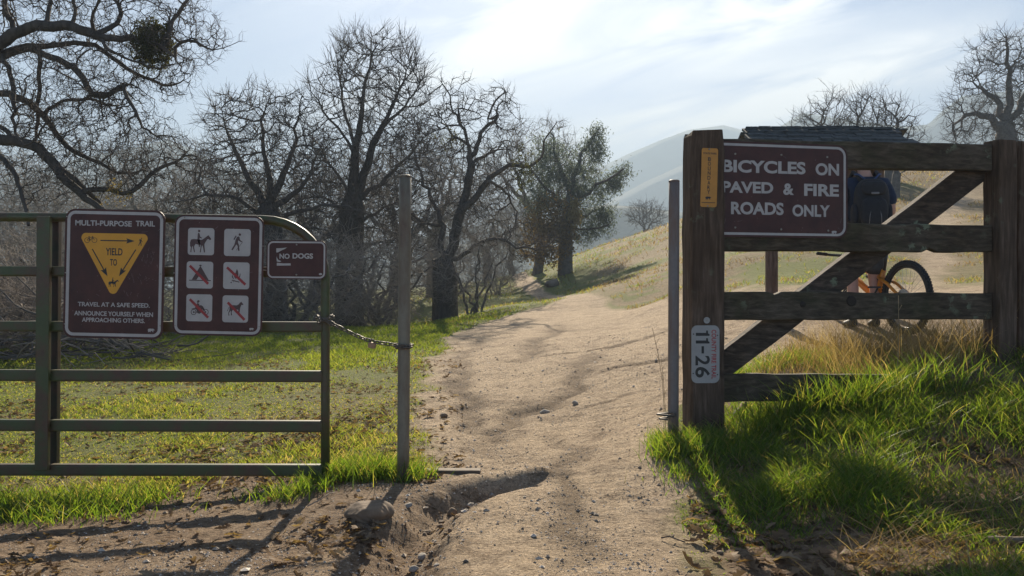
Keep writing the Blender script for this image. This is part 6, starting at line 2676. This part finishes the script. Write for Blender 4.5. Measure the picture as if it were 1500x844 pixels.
def scatter_leaves():
    rng = np.random.default_rng(78)
    X, Y, S = [], [], []

    def area(n, p0, p1, d0, d1, fn, size):
        px = rng.uniform(p0, p1, n)
        d = np.exp(rng.uniform(math.log(d0), math.log(d1), n))
        x = (px - CX) / F * d
        k = fn(px, d, x) > rng.uniform(0, 1, n)
        X.append(x[k])
        Y.append(d[k])
        S.append(np.full(k.sum(), size) * .62)
    cl = lambda x, d, s, q=1.5: .12 + .88 * sstep(.40, .75, fbm(x * q, d * q, s, 3))
    area(20000, -100, 680, 4.6, 16, lambda px, d, x: cl(x, d, 61) * (1 - sstep(11, 16, d)) * .9 * (1 - dirt_mask(x, d) * .5), .044)
    area(3600, -100, 560, 3.0, 4.9, lambda px, d, x: cl(x, d, 62, 2.5) * .75, .038)
    area(5200, 1010, 1650, 2.7, 4.7, lambda px, d, x: cl(x, d, 63, 2.2) * (1 - .7 * dirt_mask(x, d)) * .95, .046)
    area(260, 570, 720, 3.0, 4.6, lambda px, d, x: (seg_dist(x, d, GULLY)[0] < .12) * .8, .026)
    area(300, 560, 640, 4.5, 4.9, lambda px, d, x: .5 + 0 * x, .03)
    x, y, s = np.concatenate(X), np.concatenate(Y), np.concatenate(S)
    n = len(x)
    s = s * np.exp(rng.normal(0, .28, n))
    # a lobed oak leaf: half outline mirrored about a bent midrib
    half = np.array([(0, 0), (.16, .10), (.30, .09), (.42, .24), (.54, .13), (.68, .26), (.80, .13), (.90, .15), (1.0, 0)])
    mid = np.stack([half[:, 0], 0 * half[:, 0]], -1)
    m = len(half)
    curl = rng.uniform(-.6, 1.4, n)
    fold = rng.uniform(-.1, .7, n)
    u = half[:, 0][None]
    zc = curl[:, None] * (u - .5) ** 2 * .9
    L = []
    for sgn in (1, -1):
        L.append(np.stack([np.repeat(u, n, 0) - .5, np.repeat(sgn * half[:, 1][None], n, 0), zc + fold[:, None] * half[:, 1][None]], -1))
    midv = np.stack([np.repeat(u, n, 0) - .5, np.zeros((n, m)), zc], -1)
    V = np.concatenate([midv, L[0], L[1]], 1) * s[:, None, None] * 2
    a = rng.uniform(0, 6.28, n)
    tp = rng.normal(0, .22, n)
    tr = rng.normal(0, .22, n)
    V = np.stack([V[..., 0], V[..., 1] * np.cos(tr)[:, None] - V[..., 2] * np.sin(tr)[:, None], V[..., 1] * np.sin(tr)[:, None] + V[..., 2] * np.cos(tr)[:, None]], -1)
    V = np.stack([V[..., 0] * np.cos(tp)[:, None] - V[..., 2] * np.sin(tp)[:, None], V[..., 1], V[..., 0] * np.sin(tp)[:, None] + V[..., 2] * np.cos(tp)[:, None]], -1)
    V = np.stack([V[..., 0] * np.cos(a)[:, None] - V[..., 1] * np.sin(a)[:, None], V[..., 0] * np.sin(a)[:, None] + V[..., 1] * np.cos(a)[:, None], V[..., 2]], -1)
    low = V[..., 2].min(1)
    z = ground_z(x, y)
    V += np.stack([x, y, z - low * .8 + .004], -1)[:, None]
    i = np.arange(n)[:, None, None] * (3 * m)
    k = np.arange(m - 1)
    q1 = np.stack([k, k + 1, m + k + 1, m + k], -1)[None]
    q2 = np.stack([k + 1, k, 2 * m + k, 2 * m + k + 1], -1)[None]
    Fq = np.concatenate([(i + q1).reshape(-1, 4), (i + q2).reshape(-1, 4)])
    rn = np.repeat(rng.uniform(0, 1, n), 3 * m)
    mat = leaf_mat('fallen_oak_leaf', [(0, (.085, .055, .035)), (.5, (.175, .12, .078)), (.85, (.25, .18, .115)), (1, (.31, .235, .16))], .25)
    o = link('fallen_leaves', mesh_np('fallen_leaves', V.reshape(-1, 3), [Fq], False, {'rnd': rn}), mat)
    tag(o, 'brown fallen oak leaves on the turf and earth', None, None, 'stuff')


scatter_leaves()


# ------------------------------------------------------------------ grass
def blades(x, y, h, w, rng, lean=.35, curl=.5, name='grass', mat=None, label='', rn=None, az=None, zoff=0.0):
    n = len(x)
    z = ground_z(x, y) - .006 + zoff
    a = rng.uniform(0, 2 * math.pi, n) if az is None else az
    le = np.abs(rng.normal(lean, lean * .6, n))
    dx, dy = np.cos(a), np.sin(a)
    f = rng.uniform(0, math.pi, n)
    wx, wy = np.cos(f), np.sin(f)
    cu = curl * rng.uniform(.3, 1.4, n)
    ts = (0.0, .38, .72, 1.0)
    ws = (1.0, .85, .55, .0)
    rows = []
    for t, wf in zip(ts, ws):
        hor = h * (le * t + cu * t * t * .6)
        ver = h * (t - .25 * cu * t * t * t)
        cx, cy_, cz = x + dx * hor, y + dy * hor, z + ver
        if wf > 0:
            for s in (-1, 1):
                rows.append(np.stack([cx + s * wx * w * wf / 2, cy_ + s * wy * w * wf / 2, cz], -1))
        else:
            rows.append(np.stack([cx, cy_, cz], -1))
    V = np.stack(rows, 1).reshape(-1, 3)
    b = np.arange(n)[:, None] * 7
    q = np.concatenate([b + np.array([0, 1, 3, 2]), b + np.array([2, 3, 5, 4])])
    tr = b + np.array([4, 5, 6])
    r_ = rng.uniform(0, 1, n) if rn is None else rn
    me = mesh_np(name, V, [q, tr], True, {'rnd': np.repeat(r_, 7)})
    return tag(link(name, me, mat), label, None, None, 'stuff')


green_m = leaf_mat('grass_blade', gloss=.025, stops=[(0, (.05, .10, .014)), (.45, (.105, .18, .022)), (.8, (.17, .23, .035)), (.93, (.24, .23, .07)), (1, (.32, .26, .13))], trans=.6)
short_m = leaf_mat('meadow_blade', [(0, (.10, .16, .024)), (.5, (.165, .205, .045)), (.8, (.23, .235, .07)), (1, (.32, .27, .13))], .55)
dry_m = leaf_mat('dry_blade', [(0, (.14, .095, .05)), (.6, (.27, .20, .11)), (1, (.40, .32, .20))], .35)


def pick(rng, n, p0, p1, d0, d1, fn, logd=True):
    px = rng.uniform(p0, p1, n)
    d = np.exp(rng.uniform(math.log(d0), math.log(d1), n)) if logd else rng.uniform(d0, d1, n)
    x = (px - CX) / F * d
    k = fn(px, d, x) > rng.uniform(0, 1, n)
    return px[k], x[k], d[k]


def grow():
    rng = np.random.default_rng(91)
    # the bank under the fence at the right
    def fbank(px, d, x):
        c = sstep(.40, .60, fbm(x * 2.4, d * 2.4, 71, 3))
        thin = 1 - .35 * sstep(.38, .56, fbm(x * 1.3, d * 1.3, 72, 3)) * (1 - sstep(4.2, 5.0, d)) - .4 * (1 - sstep(3.2, 3.9, d))
        lead = 1 - .55 * (1 - sstep(1100, 1230, px)) * sstep(4.2, 5.2, d)
        return np.clip(.2 + .8 * c, 0, 1) * np.clip(thin, .04, 1) * lead * (1 - sstep(.25, .8, dirt_mask(x, d)))
    px, x, y = pick(rng, 84000, 930, 1720, 2.7, 6.9, fbank)
    tall = fbm(x * 1.5, y * 1.5, 73, 3)
    h = (.025 + .145 * sstep(.34, .68, tall)) * rng.uniform(.55, 1.25, len(x)) * (1 - .5 * (1 - sstep(1000, 1100, px)) * sstep(3.5, 4, y)) * (1 - .45 * (1 - sstep(3.2, 4.0, y)))
    blades(x, y, h, rng.uniform(.003, .0066, len(x)), rng, .45, .8, 'bank_grass', green_m, 'lush green grass on the bank under the fence')
    # under-layer of thatch on the bank
    px, x, y = pick(rng, 5000, 960, 1700, 2.8, 6.8, lambda px, d, x: sstep(.4, .6, fbm(x * 1.7, d * 1.7, 79, 3)) * (1 - dirt_mask(x, d)) * .9)
    blades(x, y, rng.uniform(.06, .2, len(x)), rng.uniform(.002, .004, len(x)), rng, 1.2, .9, 'thatch', dry_m, 'dead straw lying among the bank grass')
    # dry standing grass along the back of the fence
    px, x, y = pick(rng, 9500, 1060, 1560, 5.5, 7.6, lambda px, d, x: (sstep(.36, .56, fbm(x * 1.5, d * 1.5, 74, 3))) * sstep(1090, 1160, px) * .75)
    blades(x, y, rng.uniform(.10, .44, len(x)) * (.6 + .4 * sstep(1120, 1250, px)), rng.uniform(.0022, .004, len(x)), rng, .3, .6, 'dry_grass', dry_m, 'straw-coloured grass standing behind the fence')
    # tufts at the gate, the green pole and the rusty pole
    T = [(598, 4.66, .06, .10, 300, .09), (560, 4.66, .12, .10, 700, .13), (520, 4.66, .12, .10, 700, .13), (492, 4.66, .10, .10, 500, .12), (450, 4.4, .08, .08, 200, .10), (415, 4.32, .08, .07, 150, .09), (380, 4.45, .08, .06, 90, .07),
         (175, 4.6, .18, .12, 420, .09), (100, 4.45, .25, .16, 800, .11), (20, 4.45, .28, .18, 1000, .12), (60, 4.2, .25, .12, 380, .08), (-60, 4.4, .3, .2, 800, .12), (150, 4.3, .18, .10, 200, .06),
         (970, 4.95, .05, .12, 190, .11), (985, 4.75, .06, .12, 330, .13), (1010, 4.75, .08, .14, 480, .15), (1040, 4.85, .10, .12, 450, .13), (965, 5.2, .04, .12, 80, .07), (1010, 4.4, .09, .12, 200, .08), (1050, 4.0, .08, .14, 150, .06), (1085, 3.55, .07, .16, 120, .05), (1160, 5.12, .12, .08, 420, .24), (1210, 5.15, .14, .08, 520, .27), (1270, 5.2, .14, .08, 520, .26), (1120, 5.0, .10, .08, 240, .17), (1340, 5.3, .16, .08, 420, .24)]
    X, Y, H = [], [], []
    for px, d, sx, sy, n, h in T:
        X.append((px - CX) / F * d + rng.normal(0, sx, n))
        Y.append(d + rng.normal(0, sy, n) * .7)
        H.append(h * rng.uniform(.4, 1.35, n))
    blades(np.concatenate(X), np.concatenate(Y), np.concatenate(H), rng.uniform(.0035, .007, sum(map(len, X))), rng, .35, .6, 'tuft_grass', green_m, 'green tufts at the foot of the gate and poles')
    # meadow turf behind the gate
    def fmead(px, d, x):
        c = sstep(.34, .56, fbm(x * 1.3, d * 1.3, 75, 4))
        return (.10 + .9 * c) * (1 - sstep(.2, .75, dirt_mask(x, d))) * (1 - .5 * dry_mask(x, d))
    px, x, y = pick(rng, 150000, -160, 760, 4.6, 24, fmead)
    far = sstep(8, 16, y)
    h = (.020 + .045 * far + .035 * sstep(.5, .7, fbm(x * .9, y * .9, 76, 3))) * rng.uniform(.5, 1.4, len(x))
    g = np.clip(rng.uniform(0, 1, len(x)) * (1 - .45 * far) + .25 * dry_mask(x, y), 0, 1)
    blades(x, y, h, .0032 + .0009 * y * rng.uniform(.6, 1.2, len(x)) * .9, rng, .5, .6, 'meadow_grass', short_m, 'short green turf of the meadow behind the gate', g)
    # the verges beyond and the hillside
    def fhill(px, d, x):
        c = sstep(.44, .62, fbm(x * .8, d * .8, 77, 4))
        return (.04 + .94 * c) * (1 - sstep(.15, .6, dirt_mask(x, d)))
    px, x, y = pick(rng, 70000, 600, 1560, 8.5, 75, fhill)
    dr = dry_mask(x, y)
    isdry = rng.uniform(0, 1, len(x)) < (.15 + .7 * dr)
    h = (.03 + .0026 * y) * rng.uniform(.4, 1.3, len(x)) * np.where(isdry, 1.15, .8)
    w = .004 + .00075 * y
    blades(x[~isdry], y[~isdry], h[~isdry], w[~isdry], rng, .5, .6, 'hill_grass', short_m, 'green grass on the hillside and trail verges', np.clip(rng.uniform(.1, .95, (~isdry).sum()), 0, 1))
    blades(x[isdry], y[isdry], h[isdry], w[isdry], rng, .5, .7, 'hill_straw', dry_m, 'dry straw grass on the hillside')


grow()
